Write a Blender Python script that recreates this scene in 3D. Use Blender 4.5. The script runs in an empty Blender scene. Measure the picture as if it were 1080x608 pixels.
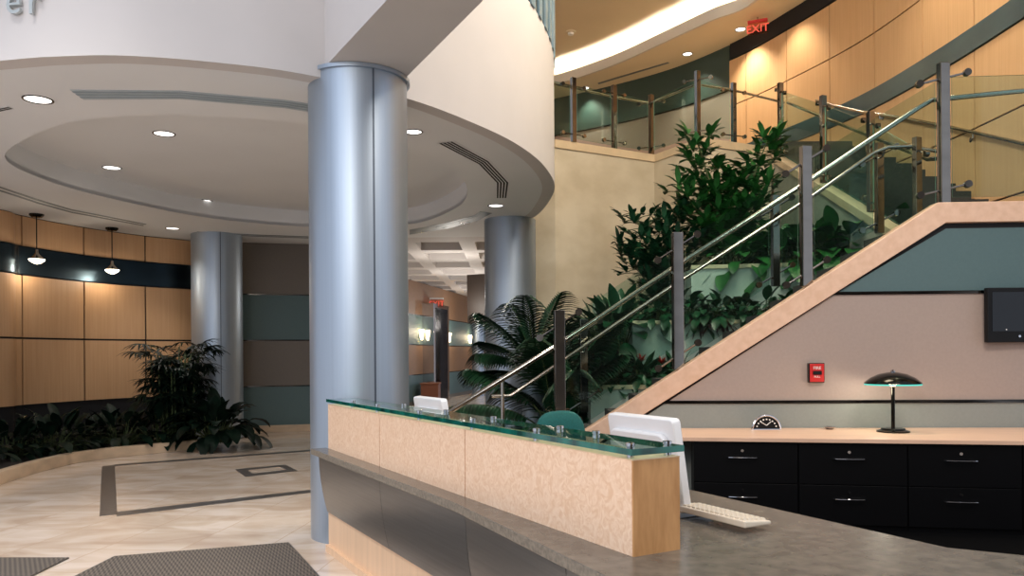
import bpy, math, random
from mathutils import Vector, Matrix, Quaternion
from mathutils.geometry import tessellate_polygon
random.seed(7)
SC = bpy.context.scene
COL = SC.collection
R = math.radians
# ------------------------------------------------------------------ camera model
EYE, FPX, CX, CY, ROLL = 1.45, 830.0, 540.0, 374.0, R(0.4)
def ray(x, y):
    u, v = (x - CX) / FPX, (CY - y) / FPX
    return u*math.cos(ROLL) + v*math.sin(ROLL), -u*math.sin(ROLL) + v*math.cos(ROLL)
def az(x, y, Z):                      # point of the picture at height Z
    u, v = ray(x, y); Y = (Z - EYE) / v
    return Vector((u*Y, Y, Z))
def ay(x, y, Y):                      # point of the picture at depth Y
    u, v = ray(x, y)
    return Vector((u*Y, Y, EYE + v*Y))
def axx(x, y, X):                     # point of the picture on the plane X
    u, v = ray(x, y); Y = X / u
    return Vector((X, Y, EYE + v*Y))
cam = bpy.data.cameras.new('camera'); cam.sensor_width = 36; cam.lens = FPX/1080*36
cam.shift_y = (CY - 304) / 1080; cam.clip_end = 200
camo = bpy.data.objects.new('camera', cam); COL.objects.link(camo)
c, s = math.cos(ROLL), math.sin(ROLL)
camo.matrix_world = Matrix(((c, s, 0, 0), (0, 0, -1, 0), (-s, c, 0, EYE), (0, 0, 0, 1)))
SC.camera = camo
# ------------------------------------------------------------------ materials
def srgb(r, g, b):
    f = lambda c: c/12.92 if c <= .04045 else ((c + .055)/1.055)**2.4
    return (f(r/255), f(g/255), f(b/255), 1)
def newmat(name):
    m = bpy.data.materials.new(name); m.use_nodes = True
    nt = m.node_tree; b = nt.nodes['Principled BSDF']
    return m, nt, b
def mat(name, col, rough=.5, metal=0, vary=.12, scale=(6, 6, 6), col2=None, bump=0, detail=4, spec=None, coat=0, aniso=0, lo=.35, hi=.65, rvary=0):
    m, nt, b = newmat(name); N = nt.nodes; L = nt.links
    tc = N.new('ShaderNodeTexCoord'); mp = N.new('ShaderNodeMapping'); no = N.new('ShaderNodeTexNoise'); rp = N.new('ShaderNodeValToRGB')
    mp.inputs['Scale'].default_value = scale; no.inputs['Scale'].default_value = 1; no.inputs['Detail'].default_value = detail
    L.new(tc.outputs['Object'], mp.inputs['Vector']); L.new(mp.outputs[0], no.inputs['Vector']); L.new(no.outputs['Fac'], rp.inputs['Fac'])
    c2 = col2 or tuple(x*(1 - vary) for x in col[:3]) + (1,)
    rp.color_ramp.elements[0].color = c2; rp.color_ramp.elements[1].color = col
    rp.color_ramp.elements[0].position = lo; rp.color_ramp.elements[1].position = hi
    L.new(rp.outputs[0], b.inputs['Base Color'])
    b.inputs['Roughness'].default_value = rough; b.inputs['Metallic'].default_value = metal
    if spec is not None: b.inputs['Specular IOR Level'].default_value = spec
    b.inputs['Coat Weight'].default_value = coat
    if aniso: b.inputs['Anisotropic'].default_value = aniso
    if bump:
        bn = N.new('ShaderNodeBump'); bn.inputs['Strength'].default_value = bump; bn.inputs['Distance'].default_value = .01
        L.new(no.outputs['Fac'], bn.inputs['Height']); L.new(bn.outputs[0], b.inputs['Normal'])
    return m
def emit(name, col, strength):
    m, nt, b = newmat(name)
    b.inputs['Base Color'].default_value = col
    b.inputs['Emission Color'].default_value = col; b.inputs['Emission Strength'].default_value = strength
    return m
def glassmat(name, tint, gl=.55, rough=.02, ior=1.5):
    m, nt, b = newmat(name); N = nt.nodes; L = nt.links; N.remove(b)
    out = N['Material Output']; t = N.new('ShaderNodeBsdfTransparent'); g = N.new('ShaderNodeBsdfGlossy'); mx = N.new('ShaderNodeMixShader'); fr = N.new('ShaderNodeFresnel')
    t.inputs[0].default_value = tint; g.inputs['Color'].default_value = (gl, gl, gl, 1); g.inputs['Roughness'].default_value = rough; fr.inputs[0].default_value = ior
    ge = N.new('ShaderNodeNewGeometry'); sb_ = N.new('ShaderNodeMath'); sb_.operation = 'SUBTRACT'; sb_.inputs[0].default_value = 1; L.new(ge.outputs['Backfacing'], sb_.inputs[1])
    mu = N.new('ShaderNodeMath'); mu.operation = 'MULTIPLY'; L.new(fr.outputs[0], mu.inputs[0]); L.new(sb_.outputs[0], mu.inputs[1])
    L.new(mu.outputs[0], mx.inputs[0]); L.new(t.outputs[0], mx.inputs[1]); L.new(g.outputs[0], mx.inputs[2]); L.new(mx.outputs[0], out.inputs[0])
    return m
M = {}
def marble():
    m, nt, b = newmat('beige_marble'); N = nt.nodes; L = nt.links
    tc = N.new('ShaderNodeTexCoord')
    mp = N.new('ShaderNodeMapping'); mp.inputs['Rotation'].default_value = (0, 0, R(-12)); mp.inputs['Scale'].default_value = (1.0, 1.7, 1)
    L.new(tc.outputs['Object'], mp.inputs['Vector'])
    mp2 = N.new('ShaderNodeMapping'); mp2.inputs['Rotation'].default_value = (0, 0, R(6))
    L.new(tc.outputs['Object'], mp2.inputs['Vector'])
    br = N.new('ShaderNodeTexBrick'); br.offset = 0; br.inputs['Scale'].default_value = 1.0
    br.inputs['Brick Width'].default_value = .62; br.inputs['Row Height'].default_value = .62; br.inputs['Mortar Size'].default_value = .003
    br.inputs['Color1'].default_value = (.2, .2, .2, 1); br.inputs['Color2'].default_value = (.8, .8, .8, 1); br.inputs['Mortar'].default_value = (0, 0, 0, 1)
    L.new(mp2.outputs[0], br.inputs['Vector'])
    ad = N.new('ShaderNodeVectorMath'); ad.operation = 'MULTIPLY_ADD'; ad.inputs[1].default_value = (.25, .4, .2)
    L.new(br.outputs['Color'], ad.inputs[0]); L.new(mp.outputs[0], ad.inputs[2])
    no = N.new('ShaderNodeTexNoise'); no.inputs['Scale'].default_value = 1.3; no.inputs['Detail'].default_value = 7; no.inputs['Distortion'].default_value = 1.2
    L.new(ad.outputs[0], no.inputs['Vector'])
    rp = N.new('ShaderNodeValToRGB'); e = rp.color_ramp.elements
    e[0].position = .28; e[0].color = srgb(190, 168, 150); e[1].position = .66; e[1].color = srgb(226, 212, 200)
    k = e.new(.45); k.color = srgb(208, 190, 172)
    L.new(no.outputs['Fac'], rp.inputs['Fac'])
    mx = N.new('ShaderNodeMixRGB'); mx.blend_type = 'MIX'; mx.inputs[2].default_value = srgb(188, 162, 136)
    L.new(br.outputs['Fac'], mx.inputs[0]); L.new(rp.outputs[0], mx.inputs[1]); L.new(mx.outputs[0], b.inputs['Base Color'])
    b.inputs['Roughness'].default_value = .14; b.inputs['Specular IOR Level'].default_value = .5
    return m
M['marble'] = marble()
M['curb'] = mat('curb_marble', srgb(222, 196, 166), .3, scale=(3, 3, 6), vary=.25)
M['inlay'] = mat('dark_stone_inlay', srgb(88, 84, 82), .3, scale=(14, 14, 14), vary=.3)
M['wood'] = mat('maple_veneer', srgb(206, 164, 124), .4, scale=(30, 30, 1.0), col2=srgb(199, 156, 115), coat=.1)
M['pwood'] = mat('pale_maple_veneer', srgb(213, 171, 127), .4, scale=(30, 30, 1.0), col2=srgb(206, 163, 119), coat=.1)
M['groove'] = mat('panel_groove', srgb(40, 28, 20), .6)
M['blackwall'] = mat('black_wall', srgb(22, 22, 26), .7)
M['band'] = mat('polished_dark_band', srgb(44, 58, 68), .27, .85, vary=.3, scale=(1.2, 1.2, 4))
M['uband'] = mat('slate_metal_band', srgb(60, 84, 92), .3, .15, vary=.25, scale=(1.2, 1.2, 4))
M['plaster'] = mat('white_plaster', srgb(206, 201, 199), .75, vary=.03, scale=(2, 2, 2))
M['soffit'] = mat('soffit_plaster', srgb(228, 230, 232), .75, vary=.03, scale=(1, 1, 1))
M['uceil'] = mat('tan_ceiling_plaster', srgb(224, 210, 184), .75, vary=.04, scale=(1, 1, 1))
M['stucco'] = mat('venetian_stucco', srgb(206, 195, 174), .55, scale=(1.6, 1.6, 2.2), col2=srgb(188, 175, 152), detail=6, bump=.04)
M['greystucco'] = mat('grey_stucco', srgb(176, 174, 164), .6, scale=(2, 2, 2.2), col2=srgb(146, 146, 138), detail=6)
M['colmetal'] = mat('brushed_blue_grey_metal', srgb(166, 178, 192), .42, .75, vary=.05, scale=(60, 60, .5))
M['seam'] = mat('column_seam', srgb(90, 98, 110), .4, .6)
M['taupe'] = mat('taupe_wall_panel', srgb(166, 148, 138), .6, vary=.05, scale=(40, 40, 40))
M['dtaupe'] = mat('dark_taupe_wall_panel', srgb(116, 108, 100), .6, vary=.06, scale=(40, 40, 40))
M['brown'] = mat('brown_wall_panel', srgb(140, 106, 78), .55, vary=.08, scale=(6, 6, 20))
M['greywall'] = mat('warm_grey_wall_panel', srgb(142, 146, 140), .55, vary=.05, scale=(40, 40, 40))
M['trim'] = mat('dark_chrome_trim', srgb(120, 114, 106), .12, 1, scale=(2.2, 2.2, 30), col2=srgb(40, 38, 38))
M['floorshade'] = mat('floor_shade_black', srgb(8, 8, 9), 1.0, spec=.05, vary=.2, scale=(80, 80, 80))  # shade of the floor behind the desk, put into the colour
M['teal'] = mat('grey_teal_wall_panel', srgb(82, 106, 108), .55, vary=.05, scale=(40, 40, 40))
M['dteal'] = mat('dark_green_wall_panel', srgb(52, 72, 68), .5, vary=.08, scale=(20, 20, 20))
M['chrome'] = mat('chrome', srgb(205, 205, 208), .09, 1, vary=.03)
M['steel'] = mat('stainless_steel', srgb(188, 182, 172), .18, 1, vary=.08, scale=(3, 3, 60))
M['post'] = mat('post_steel', srgb(140, 134, 126), .12, 1, vary=.15, scale=(2, 2, 8))
M['glass'] = glassmat('railing_glass', (.82, .91, .885, 1), .8)
M['gedge'] = mat('green_glass_edge', srgb(120, 160, 140), .15, 0, vary=.2)
M['tglass'] = glassmat('counter_glass', (.78, .93, .88, 1), .9, ior=1.5)
M['tedge'] = mat('teal_glass_edge', srgb(20, 110, 96), .08, 0, scale=(9, 9, 2), col2=srgb(8, 60, 54), coat=.6)
M['wglass'] = mat('dark_tinted_window_glass', srgb(40, 62, 72), .1, 0, vary=.2, scale=(.6, .6, .6))
M['mullion'] = mat('blue_grey_mullion', srgb(116, 138, 150), .45, .1)
M['stringer'] = mat('pink_limestone', srgb(226, 190, 164), .45, scale=(14, 14, 14), col2=srgb(216, 178, 150), detail=6)
M['capstone'] = mat('pale_limestone_cap', srgb(214, 192, 160), .5, scale=(5, 5, 5), vary=.12)
M['tread'] = mat('dark_carpet_tread', srgb(58, 60, 58), .9, scale=(60, 60, 60), vary=.3)
M['plwall'] = mat('pale_planter_plaster', srgb(196, 200, 192), .6, scale=(3, 3, 3), vary=.15)
M['soil'] = mat('soil', srgb(38, 30, 24), .95, scale=(20, 20, 20), vary=.5, bump=.5)
def burl():
    m = mat('birch_burl_veneer', srgb(248, 216, 188), .38, scale=(24, 24, 24), col2=srgb(232, 192, 158), detail=5, coat=.1)
    nt = m.node_tree; no = [n for n in nt.nodes if n.type == 'TEX_NOISE'][0]; no.inputs['Distortion'].default_value = 2.2
    return m
M['burl'] = burl()
M['burlend'] = mat('burl_end_veneer', srgb(206, 156, 104), .4, scale=(30, 30, 6), col2=srgb(184, 134, 84), detail=5)
M['basewood'] = mat('desk_base_maple', srgb(230, 194, 160), .4, scale=(20, 20, 1), vary=.1)
M['stone'] = mat('grey_brown_stone_top', srgb(116, 109, 99), .25, scale=(16, 16, 16), col2=srgb(90, 85, 78), detail=8, lo=.3, hi=.7)
M['stoneedge'] = mat('grey_stone_edge', srgb(140, 130, 116), .4, scale=(60, 60, 60), col2=srgb(108, 100, 90), detail=6)
M['apron'] = mat('brushed_dark_steel', srgb(132, 134, 136), .32, .92, vary=.1, scale=(2, 2, 90))
M['black'] = mat('black_laminate', srgb(4, 4, 6), .5, vary=.2, spec=.15)
M['plastic_black'] = mat('black_plastic', srgb(16, 16, 18), .5, spec=.25)
M['screen'] = mat('dark_screen', srgb(10, 12, 16), .12)
M['white'] = mat('white_plastic', srgb(240, 240, 242), .3, vary=.03)
M['ivory'] = mat('ivory_plastic', srgb(226, 214, 196), .4, vary=.04)
M['alu'] = mat('anodised_aluminium', srgb(190, 192, 194), .35, .9, vary=.03)
M['ctop'] = mat('pale_maple_top', srgb(230, 190, 162), .35, scale=(2, 20, 20), vary=.12)
M['fabric'] = mat('teal_upholstery', srgb(20, 96, 92), .85, scale=(90, 90, 90), vary=.25)
M['darkmetal'] = mat('dark_polished_bronze', srgb(46, 44, 40), .14, .9, vary=.1)
M['turq'] = emit('turquoise_lit_glass', srgb(70, 190, 176), .9)
M['bulb'] = emit('lamp_glow', srgb(255, 236, 200), 12)
M['glow'] = emit('pendant_glow', srgb(255, 240, 214), 9)
M['sconce'] = emit('sconce_glow', srgb(255, 226, 176), 14)
M['lens'] = emit('downlight_lens', srgb(255, 250, 244), 2.2)
M['cove'] = emit('cove_tube', srgb(255, 247, 230), 85)
M['red'] = mat('red_enamel', srgb(196, 34, 34), .4)
M['redglow'] = emit('red_lit_letters', srgb(235, 90, 74), .7)
M['redac'] = glassmat('exit_acrylic', (1, .62, .55, 1))
M['whitepaint'] = mat('white_lettering', srgb(240, 236, 230), .5)
M['slot'] = mat('black_slot', srgb(10, 10, 11), .8)
M['slotpale'] = mat('pale_blue_grey_slot', srgb(150, 166, 176), .5)
M['slotpale2'] = mat('mid_blue_grey_blade', srgb(182, 194, 202), .5)
M['slotgrey'] = mat('grey_slot', srgb(118, 128, 134), .5, .3)
M['matgrey'] = None
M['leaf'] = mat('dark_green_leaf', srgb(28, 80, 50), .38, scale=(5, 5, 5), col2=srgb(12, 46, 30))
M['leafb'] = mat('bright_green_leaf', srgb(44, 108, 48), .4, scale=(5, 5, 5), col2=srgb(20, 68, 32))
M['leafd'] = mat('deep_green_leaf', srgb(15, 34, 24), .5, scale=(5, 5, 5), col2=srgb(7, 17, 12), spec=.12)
M['leafm'] = mat('palm_green_leaf', srgb(24, 66, 42), .42, scale=(5, 5, 5), col2=srgb(10, 34, 22))
M['leafr'] = mat('burgundy_leaf', srgb(74, 40, 46), .45, scale=(5, 5, 5), col2=srgb(40, 22, 28))
M['flower'] = mat('red_bract', srgb(176, 40, 36), .5)
M['stem'] = mat('plant_stem', srgb(70, 84, 48), .6, scale=(8, 8, 20))
M['pot'] = mat('pale_blue_grey_pot', srgb(150, 166, 176), .4, .3)
M['letter'] = mat('satin_letter_metal', srgb(190, 196, 196), .35, .4)
M['paper'] = mat('white_paper', srgb(244, 240, 232), .7, vary=.02)
M['redbrown'] = mat('reddish_wood', srgb(128, 72, 44), .5, scale=(3, 3, 20))
def matmat():
    m, nt, b = newmat('chevron_mat'); N = nt.nodes; L = nt.links
    tc = N.new('ShaderNodeTexCoord'); sp = N.new('ShaderNodeSeparateXYZ')
    mp = N.new('ShaderNodeMapping'); mp.inputs['Rotation'].default_value = (0, 0, R(28)); L.new(tc.outputs['Object'], mp.inputs['Vector']); L.new(mp.outputs[0], sp.inputs[0])
    def math_(op, a, bv=None, c_=None):
        n = N.new('ShaderNodeMath'); n.operation = op
        for i, q in enumerate((a, bv, c_)):
            if q is None: continue
            if isinstance(q, (int, float)): n.inputs[i].default_value = q
            else: L.new(q, n.inputs[i])
        return n.outputs[0]
    zig = math_('PINGPONG', sp.outputs[0], .03)
    t = math_('ADD', zig, sp.outputs[1])
    w = math_('GREATER_THAN', math_('FRACT', math_('MULTIPLY', t, 30.0)), .5)
    mx = N.new('ShaderNodeMixRGB'); L.new(w, mx.inputs[0]); mx.inputs[1].default_value = srgb(112, 102, 92); mx.inputs[2].default_value = srgb(64, 58, 54)
    L.new(mx.outputs[0], b.inputs['Base Color']); b.inputs['Roughness'].default_value = .95
    return m
M['matgrey'] = matmat()
# ------------------------------------------------------------------ mesh builder
class MB:
    def __init__(s): s.v, s.f, s.m = [], [], []
    def add(s, v, f, mi=0):
        o = len(s.v); s.v += [Vector(p) for p in v]
        for q in f: s.f.append([i + o for i in q]); s.m.append(mi)
        return s
    def box(s, c, d, rz=0, mi=0):
        cx, cy, cz = c; a, b, h = d[0]/2, d[1]/2, d[2]/2; k, l = math.cos(rz), math.sin(rz)
        v = [(cx + x*a*k - y*b*l, cy + x*a*l + y*b*k, cz + z*h) for z in (-1, 1) for x, y in ((-1, -1), (1, -1), (1, 1), (-1, 1))]
        return s.add(v, [(3, 2, 1, 0), (4, 5, 6, 7), (0, 1, 5, 4), (1, 2, 6, 5), (2, 3, 7, 6), (3, 0, 4, 7)], mi)
    def hexa(s, lo, hi, mi=0, mside=None):       # lo/hi: matching rings of points
        n = len(lo); v = list(lo) + list(hi); f = [tuple(range(n - 1, -1, -1)), tuple(range(n, 2*n))]
        s.add(v, f, mi); o = len(s.v) - 2*n
        for i in range(n): s.f.append([o + i, o + (i + 1) % n, o + n + (i + 1) % n, o + n + i]); s.m.append(mi if mside is None else mside)
        return s
    def prism(s, pts, z0, z1, mi=0, mside=None, holes=()):
        loops = [[Vector((p[0], p[1], 0)) for p in l] for l in [pts] + list(holes)]
        flat = [p for l in loops for p in l]; n = len(flat)
        tri = tessellate_polygon(loops)
        up = []
        for t in tri:
            a, b, c_ = (flat[i] for i in t)
            up.append(t if (b - a).cross(c_ - a).z > 0 else t[::-1])
        s.add([(p.x, p.y, z0) for p in flat] + [(p.x, p.y, z1) for p in flat], [tuple(t[::-1]) for t in up] + [tuple(i + n for i in t) for t in up], mi)
        o = len(s.v) - 2*n; k = 0
        for li, l in enumerate(loops):
            q = len(l); area = sum(l[i].x*l[(i + 1) % q].y - l[(i + 1) % q].x*l[i].y for i in range(q))
            ccw = (area > 0) == (li == 0)
            for i in range(q):
                a, b = o + k + i, o + k + (i + 1) % q
                s.f.append([a, b, b + n, a + n] if ccw else [b, a, a + n, b + n]); s.m.append(mi if mside is None else mside)
            k += q
        return s
    def strip(s, A, B, mi=0):
        n = len(A)
        return s.add(list(A) + list(B), [(i, i + 1, n + i + 1, n + i) for i in range(n - 1)], mi)
    def tube(s, pts, r, n=10, mi=0, cap=True):
        pts = [Vector(p) for p in pts]; k = len(pts); rr = r if isinstance(r, (list, tuple)) else [r]*k
        up = Vector((0, 0, 1)); v = []; side = None
        for i, p in enumerate(pts):
            d = (pts[min(i + 1, k - 1)] - pts[max(i - 1, 0)]).normalized()
            if side is None:
                side = d.cross(up if abs(d.z) < .95 else Vector((1, 0, 0))).normalized()
            else:
                side = (side - d*side.dot(d)).normalized()
            w = d.cross(side)
            for j in range(n):
                a = 2*math.pi*j/n; v.append(p + side*math.cos(a)*rr[i] + w*math.sin(a)*rr[i])
        f = [(i*n + j, (i + 1)*n + j, (i + 1)*n + (j + 1) % n, i*n + (j + 1) % n) for i in range(k - 1) for j in range(n)]
        if cap: f += [tuple(range(n)), tuple(range((k - 1)*n + n - 1, (k - 1)*n - 1, -1))]
        return s.add(v, f, mi)
    def lathe(s, prof, c=(0, 0, 0), n=32, mi=0, a0=0, a1=2*math.pi):
        full = abs(a1 - a0 - 2*math.pi) < 1e-6; m = n if full else n + 1; v = []
        for r_, z in prof:
            for j in range(m):
                a = a0 + (a1 - a0)*j/n; v.append((c[0] + r_*math.cos(a), c[1] + r_*math.sin(a), c[2] + z))
        f = [(i*m + j, i*m + (j + 1) % m, (i + 1)*m + (j + 1) % m, (i + 1)*m + j) for i in range(len(prof) - 1) for j in range(n)]
        return s.add(v, f, mi)
    def build(s, name, mats, parent=None, smooth=True, bevel=0, local=False, ang=35):
        if not isinstance(mats, (list, tuple)): mats = [mats]
        off = Vector((0, 0, 0))
        if parent is not None and not local:
            p = parent
            while p is not None: off += p.location; p = p.parent
        me = bpy.data.meshes.new(name); me.from_pydata([tuple(p - off) for p in s.v], [], s.f)
        for q in mats: me.materials.append(q)
        me.polygons.foreach_set('material_index', s.m); me.update(); me.validate()
        if smooth:
            me.polygons.foreach_set('use_smooth', [True]*len(me.polygons)); me.set_sharp_from_angle(angle=R(ang))
        o = bpy.data.objects.new(name, me); COL.objects.link(o)
        if parent is not None: o.parent = parent
        if bevel:
            b = o.modifiers.new('bevel', 'BEVEL'); b.width = bevel; b.segments = 2; b.limit_method = 'ANGLE'; b.angle_limit = R(50)
        return o
def tag(o, label, cat, group=None, kind=None):
    o['label'] = label; o['category'] = cat
    if group: o['group'] = group
    if kind: o['kind'] = kind
    return o
def struct(o): o['kind'] = 'structure'; return o
def thing(name, label, cat, loc=(0, 0, 0), group=None):
    o = bpy.data.objects.new(name, None); o.empty_display_size = .1; COL.objects.link(o); o.location = loc
    return tag(o, label, cat, group)
def copy_tree(o, parent=None):
    q = o.copy(); COL.objects.link(q)
    if parent is not None: q.parent = parent
    for ch in list(o.children): copy_tree(ch, q)
    return q
def cat(pts, per=8, closed=False):        # Catmull-Rom through points
    P = [Vector(p) for p in pts]; n = len(P); out = []
    rng = range(n) if closed else range(n - 1)
    for i in rng:
        if closed: a, b, c_, d = P[(i - 1) % n], P[i], P[(i + 1) % n], P[(i + 2) % n]
        else: a, b, c_, d = P[max(i - 1, 0)], P[i], P[i + 1], P[min(i + 2, n - 1)]
        for k in range(per):
            t = k/per
            out.append(.5*((2*b) + (c_ - a)*t + (2*a - 5*b + 4*c_ - d)*t*t + (3*b - a - 3*c_ + d)*t**3))
    if not closed: out.append(P[-1])
    return out
def text_mesh(txt, size, extrude, mat_, name, parent, mw, align='CENTER', local=True):
    cu = bpy.data.curves.new('tmp', 'FONT'); cu.body = txt; cu.size = size; cu.extrude = extrude; cu.align_x = align; cu.resolution_u = 3
    t = bpy.data.objects.new('tmp', cu); COL.objects.link(t)
    dg = bpy.context.evaluated_depsgraph_get(); me = bpy.data.meshes.new_from_object(t.evaluated_get(dg))
    bpy.data.objects.remove(t); bpy.data.curves.remove(cu)
    me.name = name; me.transform(mw); me.materials.clear(); me.materials.append(mat_)
    o = bpy.data.objects.new(name, me); COL.objects.link(o)
    if parent is not None: o.parent = parent
    return o
def frame_m(o, x, y):                     # matrix with local x,y axes given, z = x cross y
    x = Vector(x).normalized(); y = Vector(y).normalized(); z = x.cross(y)
    return Matrix(((x.x, y.x, z.x, o[0]), (x.y, y.y, z.y, o[1]), (x.z, y.z, z.z, o[2]), (0, 0, 0, 1)))
def light(kind, name, loc, tgt, e, col=(1, 1, 1), size=.5, sy=None, spot=60, blend=.6):
    l = bpy.data.lights.new(name, kind); l.energy = e; l.color = col[:3]
    if kind == 'AREA':
        l.size = size
        if sy: l.shape = 'RECTANGLE'; l.size_y = sy
    elif kind == 'SPOT': l.spot_size = R(spot); l.spot_blend = blend; l.shadow_soft_size = size
    else: l.shadow_soft_size = size
    o = bpy.data.objects.new(name, l); COL.objects.link(o); o.location = loc
    d = Vector(tgt) - Vector(loc); o.rotation_euler = d.to_track_quat('-Z', 'Y').to_euler()
    return o
def xy(p): return Vector((p[0], p[1]))
def P3(p, z): return Vector((p[0], p[1], z))
def seglen(poly):
    d = [0]
    for a, b in zip(poly, poly[1:]): d.append(d[-1] + (b - a).length)
    return d
def at_len(poly, D, t):
    for i in range(len(D) - 1):
        if D[i + 1] >= t or i == len(D) - 2:
            k = (t - D[i])/(D[i + 1] - D[i]); return poly[i].lerp(poly[i + 1], k)
def offset_poly(pts, d):                  # open polyline offset to the left by d
    out = []; n = len(pts)
    for i in range(n):
        a, b = Vector(pts[max(i - 1, 0)][:2]), Vector(pts[min(i + 1, n - 1)][:2]); t = (b - a).normalized()
        out.append(Vector((pts[i][0] - t.y*d, pts[i][1] + t.x*d)))
    return out
# ------------------------------------------------------------------ shell
HS = 3.6            # lobby soffit
ZU = 4.95           # upper floor
ZC = 7.92           # upper ring soffit
floor = struct(MB().prism([(-14, -3), (9, -3), (9, 34), (-14, 34)], -.2, 0).build('floor', M['marble']))
def inlay(pts): MB().prism([xy(az(x, y, 0)) for x, y in pts], -.02, .002).build('stone_inlay', M['inlay'], floor)
inlay([(105, 545), (123.5, 543), (121, 491), (107.5, 492)])
inlay([(121, 492), (121, 490.2), (345, 473.5), (345, 475)])
inlay([(123, 545), (123, 540.5), (345, 515), (345, 518)])
MB().prism([xy(az(*p, 0)) for p in [(259, 503.5), (314, 497), (301, 490.5), (248, 495.5)]], -.02, .002, holes=[[xy(az(*p, 0)) for p in [(266.5, 500), (302, 496), (295, 492.6), (261, 496.3)]]]).build('stone_inlay', M['inlay'], floor)
# drum (round lobby ceiling with its fascia)
drum_px = [(0, 64), (60, 59.5), (130, 58.5), (220, 65), (320, 78), (430, 104), (500, 130), (545, 152), (573, 174), (585, 196), (578, 214), (565, 228)]
edge = [xy(az(x, y, HS)) for x, y in drum_px]
edge = [Vector((-8.6, 9.2)), Vector((-7.2, 7.2)), Vector((-5.4, 6.05))] + edge + [Vector((.1, 13.0)), Vector((-.15, 13.6))]
drum = cat(edge, 8)
rec_px = [(5, 165), (30, 145), (80, 128), (180, 121), (320, 131), (430, 157), (475, 178), (493, 200), (480, 220), (430, 237)]
rec = [xy(az(x, y, HS)) for x, y in rec_px] + [Vector((-3.3, 13.15)), Vector((-4.7, 12.2)), Vector((-5.5, 10.4)), Vector((-5.62, 9.2))]
rec = cat(rec, 6, True)
lw_px = [(0, 221), (21, 227), (86, 239.5), (152, 248.8), (205, 254.5)]
lwall = cat([Vector((-8.5, 8.4)), Vector((-7.9, 9.9))] + [xy(az(x, y, HS)) for x, y in lw_px] + [Vector((-5.5, 15.9))], 8)
WB0, WB1, WB2 = Vector((-5.5, 14.75)), Vector((-3.4, 15.35)), Vector((-2.98, 22.0))
outer = offset_poly(drum, .03) + [Vector((-.15, 14.38)), Vector((-3.6, 14.38)), Vector((-3.6, 15.4)), Vector((-5.5, 15.0))] + lwall[::-1][1:]
struct(MB().prism(outer, HS, HS + .05, holes=[rec]).build('ceiling', M['soffit']))
rz = .27
m = MB(); m.strip([P3(p, HS) for p in rec + rec[:1]], [P3(p, HS + rz) for p in rec + rec[:1]])
m.prism(rec, HS + rz, HS + rz + .03)
struct(m.build('ceiling', M['soffit']))
FT = 5.22
din = offset_poly(drum, .16)
m = MB(); m.prism(drum + din[::-1], HS - .001, FT)
struct(m.build('wall_drum', M['plaster']))
struct(MB().prism([(-.6, -3.1), (9, -3.1), (9, -3.3), (-.6, -3.3)], 0, 8).build('reflection_wall', M['dtaupe'], smooth=False))  # unseen wall added behind the camera to darken reflections in metal and glass
# beam
ZBM = 3.69
bl = [az(345, 68, ZBM), az(408, 0, ZBM)]; brt = [az(428, 82, ZBM), az(510, 0, ZBM)]
def ext(a, b, t): return xy(a + (b - a)*t)
pts = [ext(bl[0], bl[1], -.75), ext(brt[0], brt[1], -.55), ext(brt[0], brt[1], 5), ext(bl[0], bl[1], 6)]
struct(MB().prism(pts[::-1] if False else pts, ZBM, 5.9).build('wall_beam', M['plaster'], smooth=False))
struct(MB().prism([(-.15, 13.7), (-1.4, 21.4), (-1.55, 21.4), (-.32, 13.7)], HS + .33, 8.4).build('wall_atrium', M['plaster'], smooth=False))
# window band on top of the drum
def sub(poly, i0, i1): return poly[i0:i1]
ri = [i for i, p in enumerate(drum) if p.x > -.7]
seg = drum[ri[0]:ri[-1] - 6]
win = struct(MB().prism(seg + offset_poly(seg, .012)[::-1], FT, 8.15).build('window_1', M['wglass']))
fr = MB(); SD = seglen(seg); nm = int(SD[-1]/.3)
for k in range(nm + 1):
    d_ = SD[-1]*k/nm; a_, b_ = at_len(seg, SD, max(d_ - .07, 0)), at_len(seg, SD, min(d_ + .07, SD[-1])); ed = (b_ - a_).normalized(); no_ = Vector((-ed.y, ed.x))
    fr.prism([a_ - no_*.02, b_ - no_*.02, b_ + no_*.05, a_ + no_*.05], FT - .01, 8.15)
fr.build('window_frame', M['mullion'], win, smooth=False)
# left curved panelled wall
def piece(poly, D, t0, t1):
    out = [at_len(poly, D, t0)] + [p for p, d in zip(poly, D) if t0 + 1e-4 < d < t1 - 1e-4] + [at_len(poly, D, t1)]
    return out
def hit(poly, x):                        # where a picture column meets a plan polyline (distance along it)
    u = (x - CX)/FPX; D = seglen(poly)
    for i in range(len(poly) - 1):
        a, b = poly[i], poly[i + 1]; fa, fb = a.x - u*a.y, b.x - u*b.y
        if fa*fb <= 0 and a.y > 0 and b.y > 0: return D[i] + (D[i + 1] - D[i])*fa/(fa - fb)
    return None
LD = seglen(lwall)
wl = struct(MB().prism(lwall + offset_poly(lwall, .15)[::-1], 0, HS, mi=0).build('wall_left', M['blackwall']))
cuts = [hit(lwall, x) for x in (22, 88, 153, 214)]
w = cuts[1] - cuts[0]
cuts = [cuts[0] - 3*w, cuts[0] - 2*w, cuts[0] - w] + cuts
rows = [(.74, 1.73), (1.76, 2.69), (3.14, HS - .015)]
for c0, c1 in zip(cuts, cuts[1:]):
    if c0 < 0: c0 = .02
    for z0, z1 in rows:
        q = piece(lwall, LD, c0 + .016, c1 - .016)
        MB().prism(offset_poly(q, -.03) + offset_poly(q, -.001)[::-1], z0, z1).build('wood_panel', M['wood'], wl)
q = piece(lwall, LD, .02, cuts[-1])
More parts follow.
